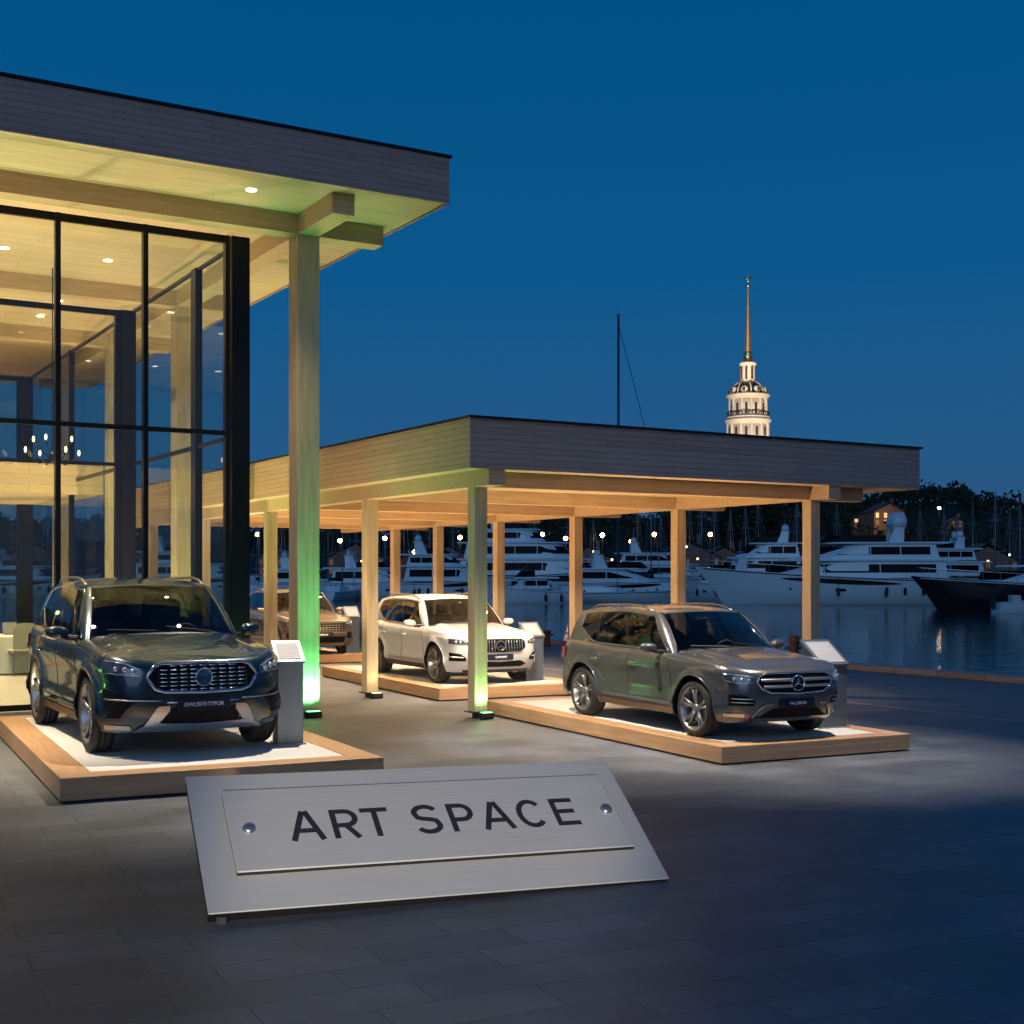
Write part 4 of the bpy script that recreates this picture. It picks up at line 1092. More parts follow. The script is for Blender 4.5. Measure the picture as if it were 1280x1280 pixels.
def deck(t, x0, x1, b_, z0, z1, rf, rb=.3, ins=.15, win=(.35,.78), m=None, name='superstructure', lit=False, wx=(.06,.86), mull=5):
    g = MB(); g.smooth = False; R, rg = block(x0, x1, b_, z0, z1, rf, rb, ins); g.rings(R, False, True); o = g.build(name, m or M_hull, t)
    if win:
        # glazing band standing just proud of the block, split into panes by slim pillars
        rr_ = [rg(z0+(z1-z0)*q, q) for q in win]
        rr_ = [[(p[0]+.02*(1 if p[0] > (x0+x1)/2 else -1)*0+ (.025 if abs(p[1]) < b_*.8 and p[0] > x0+1 else 0), p[1]*(1+.03/b_), p[2]) for p in r] for r in rr_]
        g = MB(); lo, hi = rr_
        X0, X1 = lrp(x0, x1, wx[0]), lrp(x0, x1, wx[1])
        # side strips
        for s_ in (1, -1):
            n = mull
            for i in range(n):
                xa = lrp(X0, X1, i/n)+.05; xb = lrp(X0, X1, (i+1)/n)-.05
                za, zb2 = lo[0][2], hi[0][2]; fa, fb = win
                ya, yb = (b_-ins*fa)*1.0+.03, (b_-ins*fb)*1.0+.03
                lim = x0+(x1-x0)*.62
                def yy(x, f, yv):
                    X1_ = x1-rf*f; X0_ = x0+rb*f; nl = (X1_-X0_)*.35
                    if x <= X1_-nl: return yv
                    c = min(1, (x-(X1_-nl))/nl)**(1/.8); return yv*max(0.02, 1-c*c)**.35
                g.add([(xa, s_*yy(xa,fa,ya), za), (xb, s_*yy(xb,fa,ya), za), (xb-.0, s_*yy(xb,fb,yb), zb2), (xa, s_*yy(xa,fb,yb), zb2)], [(0,1,2,3) if s_ > 0 else (3,2,1,0)])
        # front band
        fr = [i for i in range(3, 10)]
        for i in fr[:-1]:
            g.add([lo[i], lo[i+1], hi[i+1], hi[i]], [(0,1,2,3)])
        g.build('window_band', M_bwl if lit else M_bwin, o)
    return o
def rail(t, R, i0, i1, h=.8, k=0):
    g = MB()
    for s_ in (0, -1):
        top = [(R[i][s_][0], R[i][s_][1]*.93, R[i][s_][2]+h) for i in range(i0, i1+1)]
        g.tube(top, .025, 5)
        for i, p in zip(range(i0, i1+1), top):
            if i % 2 == 0: g.tube([p, (R[i][s_][0], R[i][s_][1]*.93, R[i][s_][2])], .018, 4)
    g.build('rail', M_satin, t)
def yacht(label, X, Y, rz, L, B, f0, f1, decks, m=M_hull, arch=True, ports=True, lit=False, dome=.55, fend=4):
    t = thing('motor_yacht', label, 'yacht', (X, Y, -.62), rz, 'motor yachts moored in the marina')
    R = hull(t, L, B, f0, f1, m)
    q = MB(); q.smooth = True
    for (a, c, w_, z0, h, rf) in decks: pass
    for i, (a, c, w_, z0, h, rf) in enumerate(decks):
        deck(t, L*a, L*c, B*w_, z0, z0+h, rf, .4, .18, (.30,.80), lit=(lit and i == 0), mull=3+i % 2)
        # overhanging deck roof
        g = MB(); RR, _ = block(L*a-.8, L*c-rf*.55, B*w_+.12, z0+h, z0+h+.16, .15, 0, .05); g.rings(RR, True, True); g.build('deck_roof', M_hull, t)
    a, c, w_, z0, h, rf = decks[-1]; zt = z0+h+.16
    if arch:
        ax = L*lrp(a, c, .30)
        g = MB(); g.smooth = False
        for s_ in (1, -1):
            g.add([(ax-.9, s_*B*w_*.85, zt-.1), (ax+.5, s_*B*w_*.85, zt-.1), (ax-.1, s_*B*w_*.70, zt+1.3), (ax-1.0, s_*B*w_*.70, zt+1.3),
                   (ax-.9, s_*(B*w_*.85-.15), zt-.1), (ax+.5, s_*(B*w_*.85-.15), zt-.1), (ax-.1, s_*(B*w_*.70-.15), zt+1.3), (ax-1.0, s_*(B*w_*.70-.15), zt+1.3)],
                  [(0,1,2,3),(7,6,5,4),(0,4,5,1),(1,5,6,2),(3,2,6,7),(0,3,7,4)])
        g.box(ax-1.1, ax+.0, -B*w_*.72, B*w_*.72, zt+1.3, zt+1.42); g.build('radar_arch', M_hull, t)
        for s_ in (1, -1):
            g = MB(); g.smooth = True; g.lathe([(dome*.5, 0), (dome*.9, .1), (dome, dome*.7), (dome*.8, dome*1.35), (dome*.4, dome*1.68), (.001, dome*1.75)], (ax-.55, s_*B*w_*.42, zt+1.42), 16); g.build('satellite_dome', M_hull, t)
        g = MB(); g.tube([(ax-.5,0,zt+1.4),(ax-.6,0,zt+3.6)], [.05,.02], 6); g.tube([(ax-.9,.5,zt+1.4),(ax-1.3,.5,zt+3.9)], .015, 5); g.box(ax-.75, ax-.35, -.8, .8, zt+2.1, zt+2.22); g.build('antenna', M_mast, t)
    # windscreen of the flybridge
    g = MB(); R2, rg = block(L*lrp(a,c,.35), L*lrp(a,c,.80), B*w_*.8, zt, zt+.65, .7, .0, .1); g.rings(R2, False, False); g.build('flybridge_screen', M_bwin, t)
    if ports:
        for s_ in (1, -1):
            for i, f in enumerate((.20,.27,.36,.52,.60,.68)):
                j = int(f*30); p = R[j][0 if s_ < 0 else -1]; zz = p[2]*.52; yy = s_*(B/2*(1-max(0,(f-.42)/.58)**2.3)*.955+.02)
                w2, h2 = ((.14,.32) if i < 3 else (.5,.13))
                g = MB(); g.box(p[0]-.9*f-w2, p[0]-.9*f+w2, yy-.05 if s_ > 0 else yy, yy if s_ > 0 else yy+.05, zz-h2, zz+h2); g.build('porthole', M_bwin, t)
    if L > 15 and m is M_hull:      # long lens-shaped window in the topsides
        for s_ in (1, -1):
            g = MB(); top = []; bot = []
            for i in range(21):
                q_ = i/20; j = lrp(8, 21, q_); a_ = R[int(j)][0]; b2 = R[min(30, int(j)+1)][0]; w_ = j-int(j)
                x_ = lrp(a_[0], b2[0], w_); y_ = abs(lrp(a_[1], b2[1], w_)); z_ = lrp(a_[2], b2[2], w_)
                th_ = z_*.085*math.sin(PI*q_)**.6; zc_ = z_*(.80+.03*q_)
                for (li, sg) in ((top, 1), (bot, -1)): li.append((x_-.04*L*.1, s_*(y_*.985+.035), zc_+sg*th_))
            g.grid([top, bot] if s_ > 0 else [bot, top]); g.build('hull_window', M_bwin, t)
    rail(t, R, 16, 29, .75)
    for i in range(fend):
        j = 5+i*5; p = R[min(j, 29)][-1]; 
        for s_ in (1, -1):
            g = MB(); g.smooth = True; g.ell((p[0]-.2, s_*(abs(p[1])+.16), p[2]*.45), (.16,.16,.42), 10, 8); g.tube([(p[0]-.2, s_*(abs(p[1])+.12), p[2]*.45+.4), (p[0]-.2, s_*abs(p[1]), p[2])], .015, 4); g.build('fender', M_rub, t)
    return t
def at(px, d): return (px-640)/F*d
# large white yacht right of the post: bow to the left
yacht('largest white motor yacht lying bow-left behind the right canopy post', at(1215,127), 127, PI-.10, 26.5, 6.0, 2.4, 3.7,
      [(.10,.84,.42,2.6,1.6,7.0),(.13,.66,.36,4.35,1.5,5.5)], dome=.85, fend=3)
yacht('dark-hulled motor yacht crossing the right edge, bow pointing left', at(1132,112)+19.5, 110, PI+.05, 20, 5.2, 1.9, 2.75, [(.05,.80,.40,2.0,1.5,6.0),(.02,.45,.3,3.6,1.2,2.4)], m=M_hulld, dome=.4, fend=0)
yacht('white flybridge yacht seen over the bow of the largest yacht', at(1022,165), 166, PI-.2, 16, 4.8, 2.9, 3.7, [(.1,.82,.42,3.2,1.8,3.6),(.12,.62,.34,5.1,1.7,2.8)], dome=.5, lit=False)
yacht('white cabin cruiser with its bow to the right between the two middle posts', at(700,140), 141, .06, 15.5, 4.4, 1.9, 2.6, [(.1,.74,.40,2.1,1.35,4.2)], arch=True, dome=.3, lit=False)
yacht('three-deck white yacht behind the white SUV, stern towards the camera', at(572,170), 170, -.15, 25, 6.4, 2.6, 4.2, [(.02,.75,.42,2.9,1.9,2.2),(.05,.62,.38,5.0,1.9,2.0),(.12,.46,.30,7.1,1.5,1.2)], dome=.6)
yacht('small white motor boat at the foot of the three-deck yacht', at(716,133), 133, PI+.1, 9.5, 3.2, 1.2, 2.0, [(.25,.72,.38,1.5,1.0,1.4)], arch=False, dome=.3, ports=False, fend=2)
yacht('white cruiser lying between the third and fourth posts from the left', at(490,150), 150, .1, 16, 4.6, 1.9, 3.0, [(.08,.70,.40,2.2,1.6,2.0),(.1,.5,.32,3.9,1.2,1.0)], dome=.4)
yacht('white motor cruiser directly left of the white SUV behind the canopy', at(400,155), 156, -.05, 14, 4.3, 1.8, 2.8, [(.1,.72,.40,2.0,1.6,1.8)], dome=.35)
yacht('pale cruiser seen past the tall green-lit column', at(318,160), 162, .12, 13, 4.0, 1.8, 2.7, [(.12,.70,.40,2.0,1.5,1.6)], dome=.35)
yacht('cruiser with blue shadowed hull beyond the cabin cruiser', at(760,185), 188, .0, 20, 5.2, 2.4, 3.6, [(.06,.72,.42,2.6,1.7,2.2),(.1,.5,.34,4.5,1.4,1.4)], dome=.4)
yacht('white cruiser lying bow-left to the left of the largest yacht', at(960,150), 152, PI+.12, 13, 4.0, 1.7, 2.5, [(.1,.66,.40,1.9,1.3,1.8)], dome=.3)
yacht('long low white yacht seen through the pavilion glass', at(150,175), 178, .05, 22, 5.4, 2.2, 3.4, [(.05,.7,.4,2.6,1.7,2.0),(.1,.5,.34,4.5,1.4,1.2)], dome=.4)
yacht('white cruiser seen at the left edge through the pavilion glass', at(-40,165), 166, -.1, 17, 4.6, 2.0, 3.0, [(.06,.7,.4,2.3,1.6,2.0)], dome=.4)
yacht('farther white yacht at the right edge behind the dark hull', at(1240,170), 172, PI+.05, 20, 5.2, 2.4, 3.6, [(.05,.75,.42,2.8,1.7,2.2),(.1,.5,.34,4.8,1.4,1.4)], dome=.5)
# dinghy at the right edge
t = thing('tender_boat', 'small white tender under the stern of the dark yacht', 'dinghy', (at(1232,100), 98, -.62), .15)
R = hull(t, 4.6, 1.8, .8, 1.15, M_hull); g = MB(); g.bbox(1.2,1.9,-.35,.35,.8,1.35,.05); g.build('console', M_deckp, t)
g = MB(); g.add([(1.85,-.35,1.3),(1.85,.35,1.3),(1.6,.3,1.75),(1.6,-.3,1.75)], [(0,1,2,3)]); g.build('windscreen', M_bwin, t)
g = MB(); g.bbox(-.35,-.05,-.2,.2,.3,1.25,.05); g.build('outboard_motor', M_black, t)
# sailing boats
def sail(label, px, d, H_, L=11, r=.07, rz=0., tall=False, mcol=None):
    t = thing('sailing_boat', label, 'sailboat', (at(px, d), d, -.62), rz, 'sailing boats moored in the marina')
    R = hull(t, L, L*.3, 1.0, 1.3, M_hull); xm = L*.56
    # recentre so that the mast stands over the boat position
    g = MB(); RR, _ = block(L*.25, L*.62, L*.09, 1.05, 1.6, .6, .2, .1); g.rings(RR, False, True); g.build('cabin', M_hull, t)
    g = MB(); g.smooth = True; g.tube([(xm,0,.8),(xm,0,H_)], [r, r*.75], 8); g.build('mast', mcol or M_mast, t)
    for f, w_ in ((.42,1.3),(.72,.9)) if not tall else ((.30,1.6),(.54,1.3),(.80,.9)):
        g = MB(); g.tube([(xm,-w_,H_*f),(xm,w_,H_*f)], r*.35, 5); g.build('spreader', mcol or M_mast, t)
    g = MB(); q = r*.16+.008
    for p in (((.1,0,1.1),) if not tall else ())+((L*.98,0,1.3),(xm,L*.14,1.1),(xm,-L*.14,1.1)): g.tube([(xm,0,H_*.97), p], q, 4)
    g.build('stay', mcol or M_mast, t)
    g = MB(); g.smooth = True; g.tube([(xm,0,2.2),(xm-L*.42,0,2.3)], r*.8, 8); g.tube([(xm-.1,0,2.42),(xm-L*.40,0,2.48)], [.18,.10], 8); g.build('boom', M_canvas, t)
    g = MB(); g.tube([(xm,0,H_),(xm,0,H_+.6)], .02, 4); g.box(xm-.3,xm+.3,-.03,.03,H_,H_+.12); g.build('masthead', mcol or M_mast, t)
    for c in t.children: c.location.x = -xm
    return t
M_mastd = mat('mast_dark', (.05,.09,.14), .4, .3)
sail('tall sailing boat whose mast rises far above the canopy roof', 773, 140, 30.4, 17, .17, -.12, True, M_mastd)
for lab, px, d, h in (('sailing boat with pale mast just right of the green-lit column',428,150,13),('sailing boat with slim mast left of the fifth post',537,175,12),('sailing boat with mast behind the white SUV roof',481,168,12),
                      ('sailing boat with mast right of the seventh post',712,180,13),('sailing boat with leaning-looking stays by the tall mast',814,165,14),('sailing boat with mast just right of the grey SUV roof line',877,178,15),
                      ('sailing boat with mast midway between the last two posts',893,190,15),('sailing boat with mast left of the last post',932,182,13),('sailing boat with mast close behind the flybridge yacht',996,195,14),
                      ('sailing boat with mast right of the last post behind the yachts',1180,200,13),('sailing boat with tall mast near the right edge',1244,190,15),('sailing boat farthest right, mast at the picture edge',1275,185,13),
                      ('sailing boat seen between the glass corner and the tall column',324,170,13),('sailing boat seen through the pavilion glass',60,170,13)):
    sail(lab, px, d, h, 10, .085, random.Random(px).uniform(-.5, .5)+PI/2)
for k, (px, h) in enumerate(((338,12),(352,14),(410,15),(445,12),(505,16),(521,12),(566,14),(632,15),(650,13),(668,16),(728,14),(742,12),(797,16),(826,13),(862,15),(913,14),(948,16),(1020,13),(1046,15),(1150,14),(1216,16),(1262,13))):
    sail(['slim','pale','thin','bare'][k % 4]+' masted sailing boat in the back row, '+['just right of the glass corner','left of the green-lit column','right of the green-lit column','near the pale mast','behind the third post','left of the white SUV mast pair','between the fifth and sixth posts','right of the canopy corner post','above the three-deck yacht stern','above the three-deck yacht middle','just right of the seventh post','left of the tall mast by one gap','just right of the tall mast','left of the post behind the grey SUV','at the post behind the grey SUV','between the two right-hand posts','left of the flybridge yacht','right of the last canopy post','above the largest yacht','behind the largest yacht stern','above the dark yacht','near the right picture edge'][k], px, 200+(k*7) % 24, h, 9, .06, PI/2+.4*math.sin(k*2.1))
# ---------------------------------------------------------------- pontoon, far lamps, houses
g = MB()
g.bbox(-130, 160, 196, 199, -.8, -.1, .05); tag(g.build('pontoon', mat('pontoon_concrete', (.2,.19,.18), .7)), 'long low floating pontoon behind the moored boats', 'pontoon')
g = MB(); g.box(-200, 260, 231.0, 231.9, -2, 1.3); tag(g.build('shore_wall', mat('shore_stone', (.22,.19,.17), .8)), 'low stone wall along the far shore of the marina', 'wall')
M_pl = [mat('pontoon_glow_warm', (1,.5,.2), .4, emit=(1,.45,.15), es=7), mat('pontoon_glow_pale', (1,.9,.75), .4, emit=(1,.85,.65), es=4)]
def lamp(px, y, d, label, col=(1,.42,.12), h=None, e=1.):
    z = CAMZ+(720-y)/F*d; base = .6 if d > 232 else -.1
    t = thing('street_lamp', label, 'street lamp', (at(px,d), d, base), 0, 'lamps along the far shore')
    hh = z-base
    g = MB(); g.smooth = True; g.tube([(0,0,0),(0,0,hh-.3)], [.09,.05], 8); g.build('post', M_black, t)
    g = MB(); g.smooth = True; g.ell((0,0,hh), (.24,.24,.24), 12, 8); g.build('lamp_globe', mat('lamp_glow_%d' % int(col[1]*100), col, .4, emit=col, es=9*e), t)
    l = bpy.data.lights.new('street_lamp_light', 'POINT'); l.energy = 260*e; l.color = col; l.shadow_soft_size = .32
    o = bpy.data.objects.new('street_lamp_light', l); C.objects.link(o); o.parent = t; o.location = (0,0,hh+.0); o.visible_camera = True
    return t
i = 0
for (px, y, lab) in ((322,668,'orange shore lamp between the glass corner and tall column'),(481,673,'pale shore lamp just right of the third post'),(518,690,'low orange shore lamp left of the fifth post'),(575,672,'shore lamp left of the canopy corner post'),
                     (678,668,'orange shore lamp above the three-deck yacht'),(753,669,'orange shore lamp left of the tall mast'),(789,677,'brightest orange shore lamp right of the tall mast'),(818,668,'orange shore lamp left of the post behind the grey SUV'),
                     (888,668,'small orange shore lamp right of the post behind the grey SUV'),(1174,635,'white hillside lamp above the far houses'),(1208,690,'low shore lamp behind the dark yacht'),(425,676,'faint shore lamp beside the pale mast'),(707,673,'small red-orange shore lamp beside the seventh post')):
    lamp(px, y, 205 if y > 650 else 300, lab, (1,.42,.12) if i % 4 != 1 else (1,.75,.5), e=.9); i += 1
M_wall = mat('house_render', (.20,.13,.10), .8); M_roof = mat('house_tiles', (.10,.06,.05), .7); M_lit = mat('lit_window', (1,.6,.25), .5, emit=(1,.50,.18), es=1.1); M_dimw = mat('dim_window', (.4,.25,.12), .5, emit=(1,.5,.2), es=.06)
def house(px, y, d, w, h, label, rz=.2, n=4, lit=M_lit):
    zb_ = CAMZ+(720-y)/F*d
    t = thing('house', label, 'house', (at(px,d), d, zb_-1), rz, 'houses along the far shore')
    g = MB(); g.box(-w/2,w/2,0,w*.6,-3,h); g.add([(-w/2,-.02,h),(w/2,-.02,h),(0,-.02,h+w*.24)],[(0,1,2)]); g.build('wall', M_wall, t)
    g = MB(); e_ = .4; rh = w*.30
    g.add([(-w/2-e_,-e_,h),(w/2+e_,-e_,h),(w/2+e_,w*.6+e_,h),(-w/2-e_,w*.6+e_,h),(0,-e_,h+rh),(0,w*.6+e_,h+rh)], [(2,3,5),(1,2,5,4),(3,0,4,5)]); r_ = g.build('roof', M_roof, t)
    g = MB(); g.box(w*.18,w*.18+.6,w*.25,w*.25+.6,h,h+rh+.9); g.build('chimney', M_wall, r_)
    for i in range(n):
        for k in range(2):
            x = lrp(-w/2+.4, w/2-1.1, i/max(1,n-1)); z = .3+k*(h/2)
            g = MB(); g.box(x,x+.7,-.06,-.01,z,z+min(1.1,h*.34)); g.build('window', lit if (i+k) % 3 else M_dimw, t)
house(1112, 652, 290, 7.5, 3.1, 'largest lit gabled house on the slope above the big yacht', .25, 4)
house(1083, 655, 300, 6, 2.2, 'lit house just left of the largest gabled house', -.1, 3)
house(1196, 655, 300, 3.2, 1.6, 'tiny house with reddish lit windows right of the radar domes', .1, 2, M_dimw)
for k, (px, y, w) in enumerate(((655,690,11),(735,692,9),(860,690,12),(905,692,9),(965,690,10),(560,690,9),(445,690,11),(520,694,8),(1235,694,12),(350,690,9),(40,690,12),(200,690,12))):
    house(px, y+22, 244+k*1.5, w, 3.2, ['dim shore house with low roof','pinkish lit boathouse','dim terrace house','small quay house'][k % 4]+' '+['above the three-deck yacht','left of the tall mast','right of the post behind the grey SUV','left of the last canopy post','just behind the last canopy post','left of the canopy corner post','right of the green-lit column','left of the fifth post','near the right edge behind the dark yacht','between the glass corner and green-lit column','far left behind the glass','behind the glass in the middle'][k], .05*(k % 5-2), 3, M_dimw)
l = bpy.data.lights.new('house_light', 'POINT'); l.energy = 900; l.color = (1,.55,.22); l.shadow_soft_size = .3
o = bpy.data.objects.new('house_light', l); C.objects.link(o); o.location = (at(1108,284), 283, CAMZ+(720-648)/F*283)
for k, (px, y, c) in enumerate(((335,700,0),(398,690,1),(452,702,0),(470,694,1),(512,700,0),(585,698,0),(642,700,1),(742,690,0),(765,700,1),(835,697,0),(858,684,1),(872,699,0),(952,690,1),(1128,700,0),(1150,696,1),(1235,702,0),(1262,694,1))):
    zz_ = CAMZ+(720-y)/F*198
    t = thing('pontoon_light', ['small warm','small pale'][c]+' pontoon light '+['by the glass corner','right of the green-lit column','left of the third post','right of the third post','left of the fifth post','left of the canopy corner post','right of the canopy corner post','left of the tall mast','right below the tall mast','left of the post behind the grey SUV','at the post behind the grey SUV','right of the post behind the grey SUV','left of the last post','behind the largest yacht','at the stern of the largest yacht','above the dark yacht','at the right picture edge'][k], 'light', (at(px,197.6), 197.6, -.1), 0, 'small lights along the pontoon')
    g = MB(); g.tube([(0,0,0),(0,0,max(.4,zz_))], .05, 6); g.build('post', M_black, t)
    g = MB(); g.smooth = True; g.ell((0,0,max(.4,zz_)+.15), (.17,.17,.17), 10, 6); g.build('lamp_globe', M_pl[c], t)
# ---------------------------------------------------------------- tower
TD = 340.; S = TD/F
def ty(y): return CAMZ+(720-y)*S
M_stone = noisy(mat('pale_stucco', rough=.7), (.62,.54,.44), (.72,.64,.54), (1,1,1), .5)
M_dome = mat('dark_copper_dome', (.07,.065,.05), .4, .6); M_gold = mat('gilded_spire', (.85,.42,.16), .28, .9); M_gold2 = mat('bright_gilding', (1,.72,.25), .2, 1.)
M_tw = mat('tower_window', (.05,.04,.035), .3)
t = thing('bell_tower', 'floodlit white bell tower with slender gilded spire behind the canopy', 'tower', (at(935,TD), TD, 0), 0)
def lt(name, m, prof, n=32, parent=t, sm_=True):
    g = MB(); g.smooth = sm_; g.lathe([(r*S, ty(y)) for r, y in prof], n=n); return g.build(name, m, parent)
sp_ = lt('spire', M_gold, [(1.0,358),(4.6,440)][::-1], 12, sm_=False)
lt('gilded_ring', M_gold2, [(4.9,448),(5.3,446),(5.3,441),(4.8,440)], 20)
lt('spire_base', M_gold, [(9.5,454),(8.5,453),(5.0,450),(4.6,448)], 12)
lt('lantern', M_stone, [(9.4,480),(9.2,454)], 16, sm_=False)
lt('lantern_cornice', M_stone, [(10.2,457),(10.8,455),(10.4,453.5),(8,453)], 24)
lt('dome', M_dome, [(22.5,495),(20.5,488),(16.5,482),(11,478.5),(9,478)], 32)
lt('cornice', M_stone, [(23.5,500),(25.5,497.5),(27.5,495.5),(27,494),(20,493)], 40)
lt('upper_drum', M_stone, [(22.6,522),(22.6,498)], 40)
bal = lt('balcony', M_stone, [(25,524.5),(26.6,523),(26.6,521.5),(22,521)], 40)
lt('lower_cornice', M_stone, [(25,532),(27,529.5),(29,527),(28.5,525),(24,524.5)], 40)
lt('lower_drum', M_stone, [(26,720),(25.4,560),(25.0,530)], 40)
g = MB(); g.smooth = True
for k in range(40):
    a = 2*PI*k/40; g.tube([(26.2*S*math.cos(a),26.2*S*math.sin(a),ty(521.5)),(26.2*S*math.cos(a),26.2*S*math.sin(a),ty(517))], .09, 4)
g.tube([(26.2*S*math.cos(2*PI*k/40),26.2*S*math.sin(2*PI*k/40),ty(516.8)) for k in range(40)], .14, 5, closed=True); g.build('balustrade', M_dome, bal)
def tw(ang, r, y0, y1, w):
    g = MB(); a = ang; c = Vector((math.sin(a), -math.cos(a), 0)); s_ = Vector((math.cos(a), math.sin(a), 0)); R0 = r*S+.06
    z0, z1 = ty(y1), ty(y0); pts = [(-w,z0),(w,z0),(w,z1-w)]+[(w*math.cos(PI*i/8), z1-w+w*math.sin(PI*i/8)) for i in range(1,8)]+[(-w,z1-w)]
    f = [c*R0+s_*x+Vector((0,0,z)) for x, z in pts]; b2 = [p-c*.5 for p in f]; n = len(pts)
    g.add(f+b2, [tuple(range(n))]+[(i, i+n, (i+1) % n+n, (i+1) % n) for i in range(n)]); g.build('window', M_tw, t)
for k in range(12):
    a = 2*PI*(k+.5)/12; tw(a, 22.6, 505, 519, .34); tw(a, 25.1, 535, 546, .34); tw(a, 25.6, 570, 590, .45)
for k in range(8): tw(2*PI*(k+.5)/8, 9.25, 458, 475, .28)
for k in range(12):
    a = 2*PI*k/12; g = MB()
    for r, y0, y1 in ((22.9,498,521),(25.4,531,560)):
        c = Vector((math.sin(a), -math.cos(a), 0)); p = c*r*S; g.tube([(p.x,p.y,ty(y1)),(p.x,p.y,ty(y0))], .28, 8)
    g.build('pilaster', M_stone, t)
for k in range(8):
    a = 2*PI*(k+.5)/8; c = Vector((math.sin(a), -math.cos(a), 0)); p = c*19.5*S
    g = MB(); g.smooth = True; g.ell((p.x,p.y,ty(489)), (.95,.95,1.0), 14, 8); dm = g.build('dormer', M_stone, t)
    p2 = c*(19.5*S+.80); g = MB(); g.ell((p2.x,p2.y,ty(489)), (.4,.4,.5), 10, 6); g.build('oculus', M_tw, dm)
    q2 = Vector((math.sin(2*PI*k/8), -math.cos(2*PI*k/8), 0)); g = MB(); g.smooth = True
    g.tube([tuple(q2*r*S+Vector((0,0,ty(y)))) for r, y in ((22.9,494.5),(21,487.5),(17,481.5),(11.5,478))], .22, 6); g.build('dome_rib', M_stone, t)
g = MB(); g.smooth = True; g.ell((0,0,ty(357.5)), (.62,.62,.42), 12, 8); g.build('orb', M_gold2, t)
g = MB(); g.smooth = True; g.tube([(0,0,ty(357)),(0,0,ty(346))], .09, 6)
zz = ty(349)
g.ell((0,0,zz), (.22,.22,.7), 8, 6); g.ell((0,0,zz+.85), (.2,.2,.22), 8, 6)
for s_ in (1,-1): g.add([(0,0,zz+.4),(s_*1.05,.05,zz+.75),(s_*.8,.05,zz+.2),(s_*.2,.05,zz-.1),(0,.12,zz+.4),(s_*1.05,.17,zz+.75),(s_*.8,.17,zz+.2),(s_*.2,.17,zz-.1)], [(0,1,2,3),(7,6,5,4),(0,4,5,1),(1,5,6,2),(2,6,7,3)])
g.build('weather_vane', M_gold2, t)
# floodlights of the tower
TX = at(935,TD)
for dx, dy in ((-24,-46),(26,-44)):
    spot('tower_floodlight', (TX+dx, TD+dy, 18), (TX, TD, ty(500)), TW_E, (1,.80,.56), 50, .6, .5)
spot('spire_floodlight', (TX-16, TD-40, 40), (TX, TD, ty(400)), TW_E*.8, (1,.68,.42), 45, .6, .4)
# ---------------------------------------------------------------- lights
WARM = (1,.66,.32); WARMG = (1,.75,.42); GREEN = (.12,1,.30); ORG = (1,.62,.31)
def P3(u, v, z, o=PX): x, y = uv(u, v, o); return (x, y, z)
# uplights (fixtures at the column feet, all but the last in view)
def upl(u, v, o, label, col, power, fu=0., fv=-.36, w=.24, ztop_=7.0, lens=None, cone=95):
    x, y = uv(u+fu, v+fv, o); t = uplight(x, y, BA, label, w)
    if lens:
        for c in t.children:
            if c.name.startswith('lens'): c.data.materials[0] = lens
    l = spot('uplight_lamp', (0,0,.16), (-fu*.95, -fv*.95, ztop_*.36), power, col, cone, .9, .05, t)
    return t
upl(0, 0, PX, 'black uplight throwing green light up the tall front column', GREEN, 270, cone=130)
spot('uplight_lamp', P3(.05,-.75,.12), P3(0,-.18,4.6), 420, GREEN, 42, 1., .05)
spot('uplight_lamp', P3(.0,-.5,.12,CX), P3(0,-.1,2.4,CX), 45, (.25,1,.28), 40, 1., .05)
upl(0, 6.24, PX, 'black uplight at the second tall column, behind the glass', GREEN, 330, cone=120)
upl(0, 0, CX, 'black uplight at the canopy corner post in front of the white SUV', (.25,1,.28), 45, w=.2, fv=-.27, ztop_=3.2, cone=125)
upl(0, 3.87, CX, 'black uplight at the second canopy post', (1,.85,.4), 10, w=.2, fv=-.27, ztop_=3.2, lens=M_warm)
upl(-9, 0, PX, 'unseen uplight added for the green reflection on the dark blue SUV side', GREEN, 900, cone=120)  # out of frame, added to tint the car side green
# ceiling downlights of the pavilion
for (u, v) in dls:
    if v < 5 or v > 7.5:
        spot('pavilion_downlight', P3(u, v, ZC-.03), P3(u, v, 0), DL_E*(.6 if v < 0 else 1), WARMG, 78 if v < 0 else 100, .9, .06)
# unseen spots without fixtures, added at floor level to brighten the soffit
for (u, v, e) in SOFFIT: spot('soffit_fill', P3(u, v, .3 if v > .3 else .03), P3(u, v, 7), e*SO_E*(1.5 if v > 2 else 1), WARMG, 120, 1., .12)
for (a, b_, e) in ((-2.6,4.6,1),(-2.8,9.6,1),(-3,15.2,.8)):  # unseen spots added to brighten the inner columns and mezzanine
    spot('interior_fill', P3(a, b_, .3), P3(0, b_+1.8, 3.4), CO_E*e, (1,.70,.34), 80, .9, .1)
spot('interior_fill', P3(-5.5, 7.6, .3), P3(-5, 11.6, 4.6), CO_E, (1,.66,.28), 110, .9, .1)
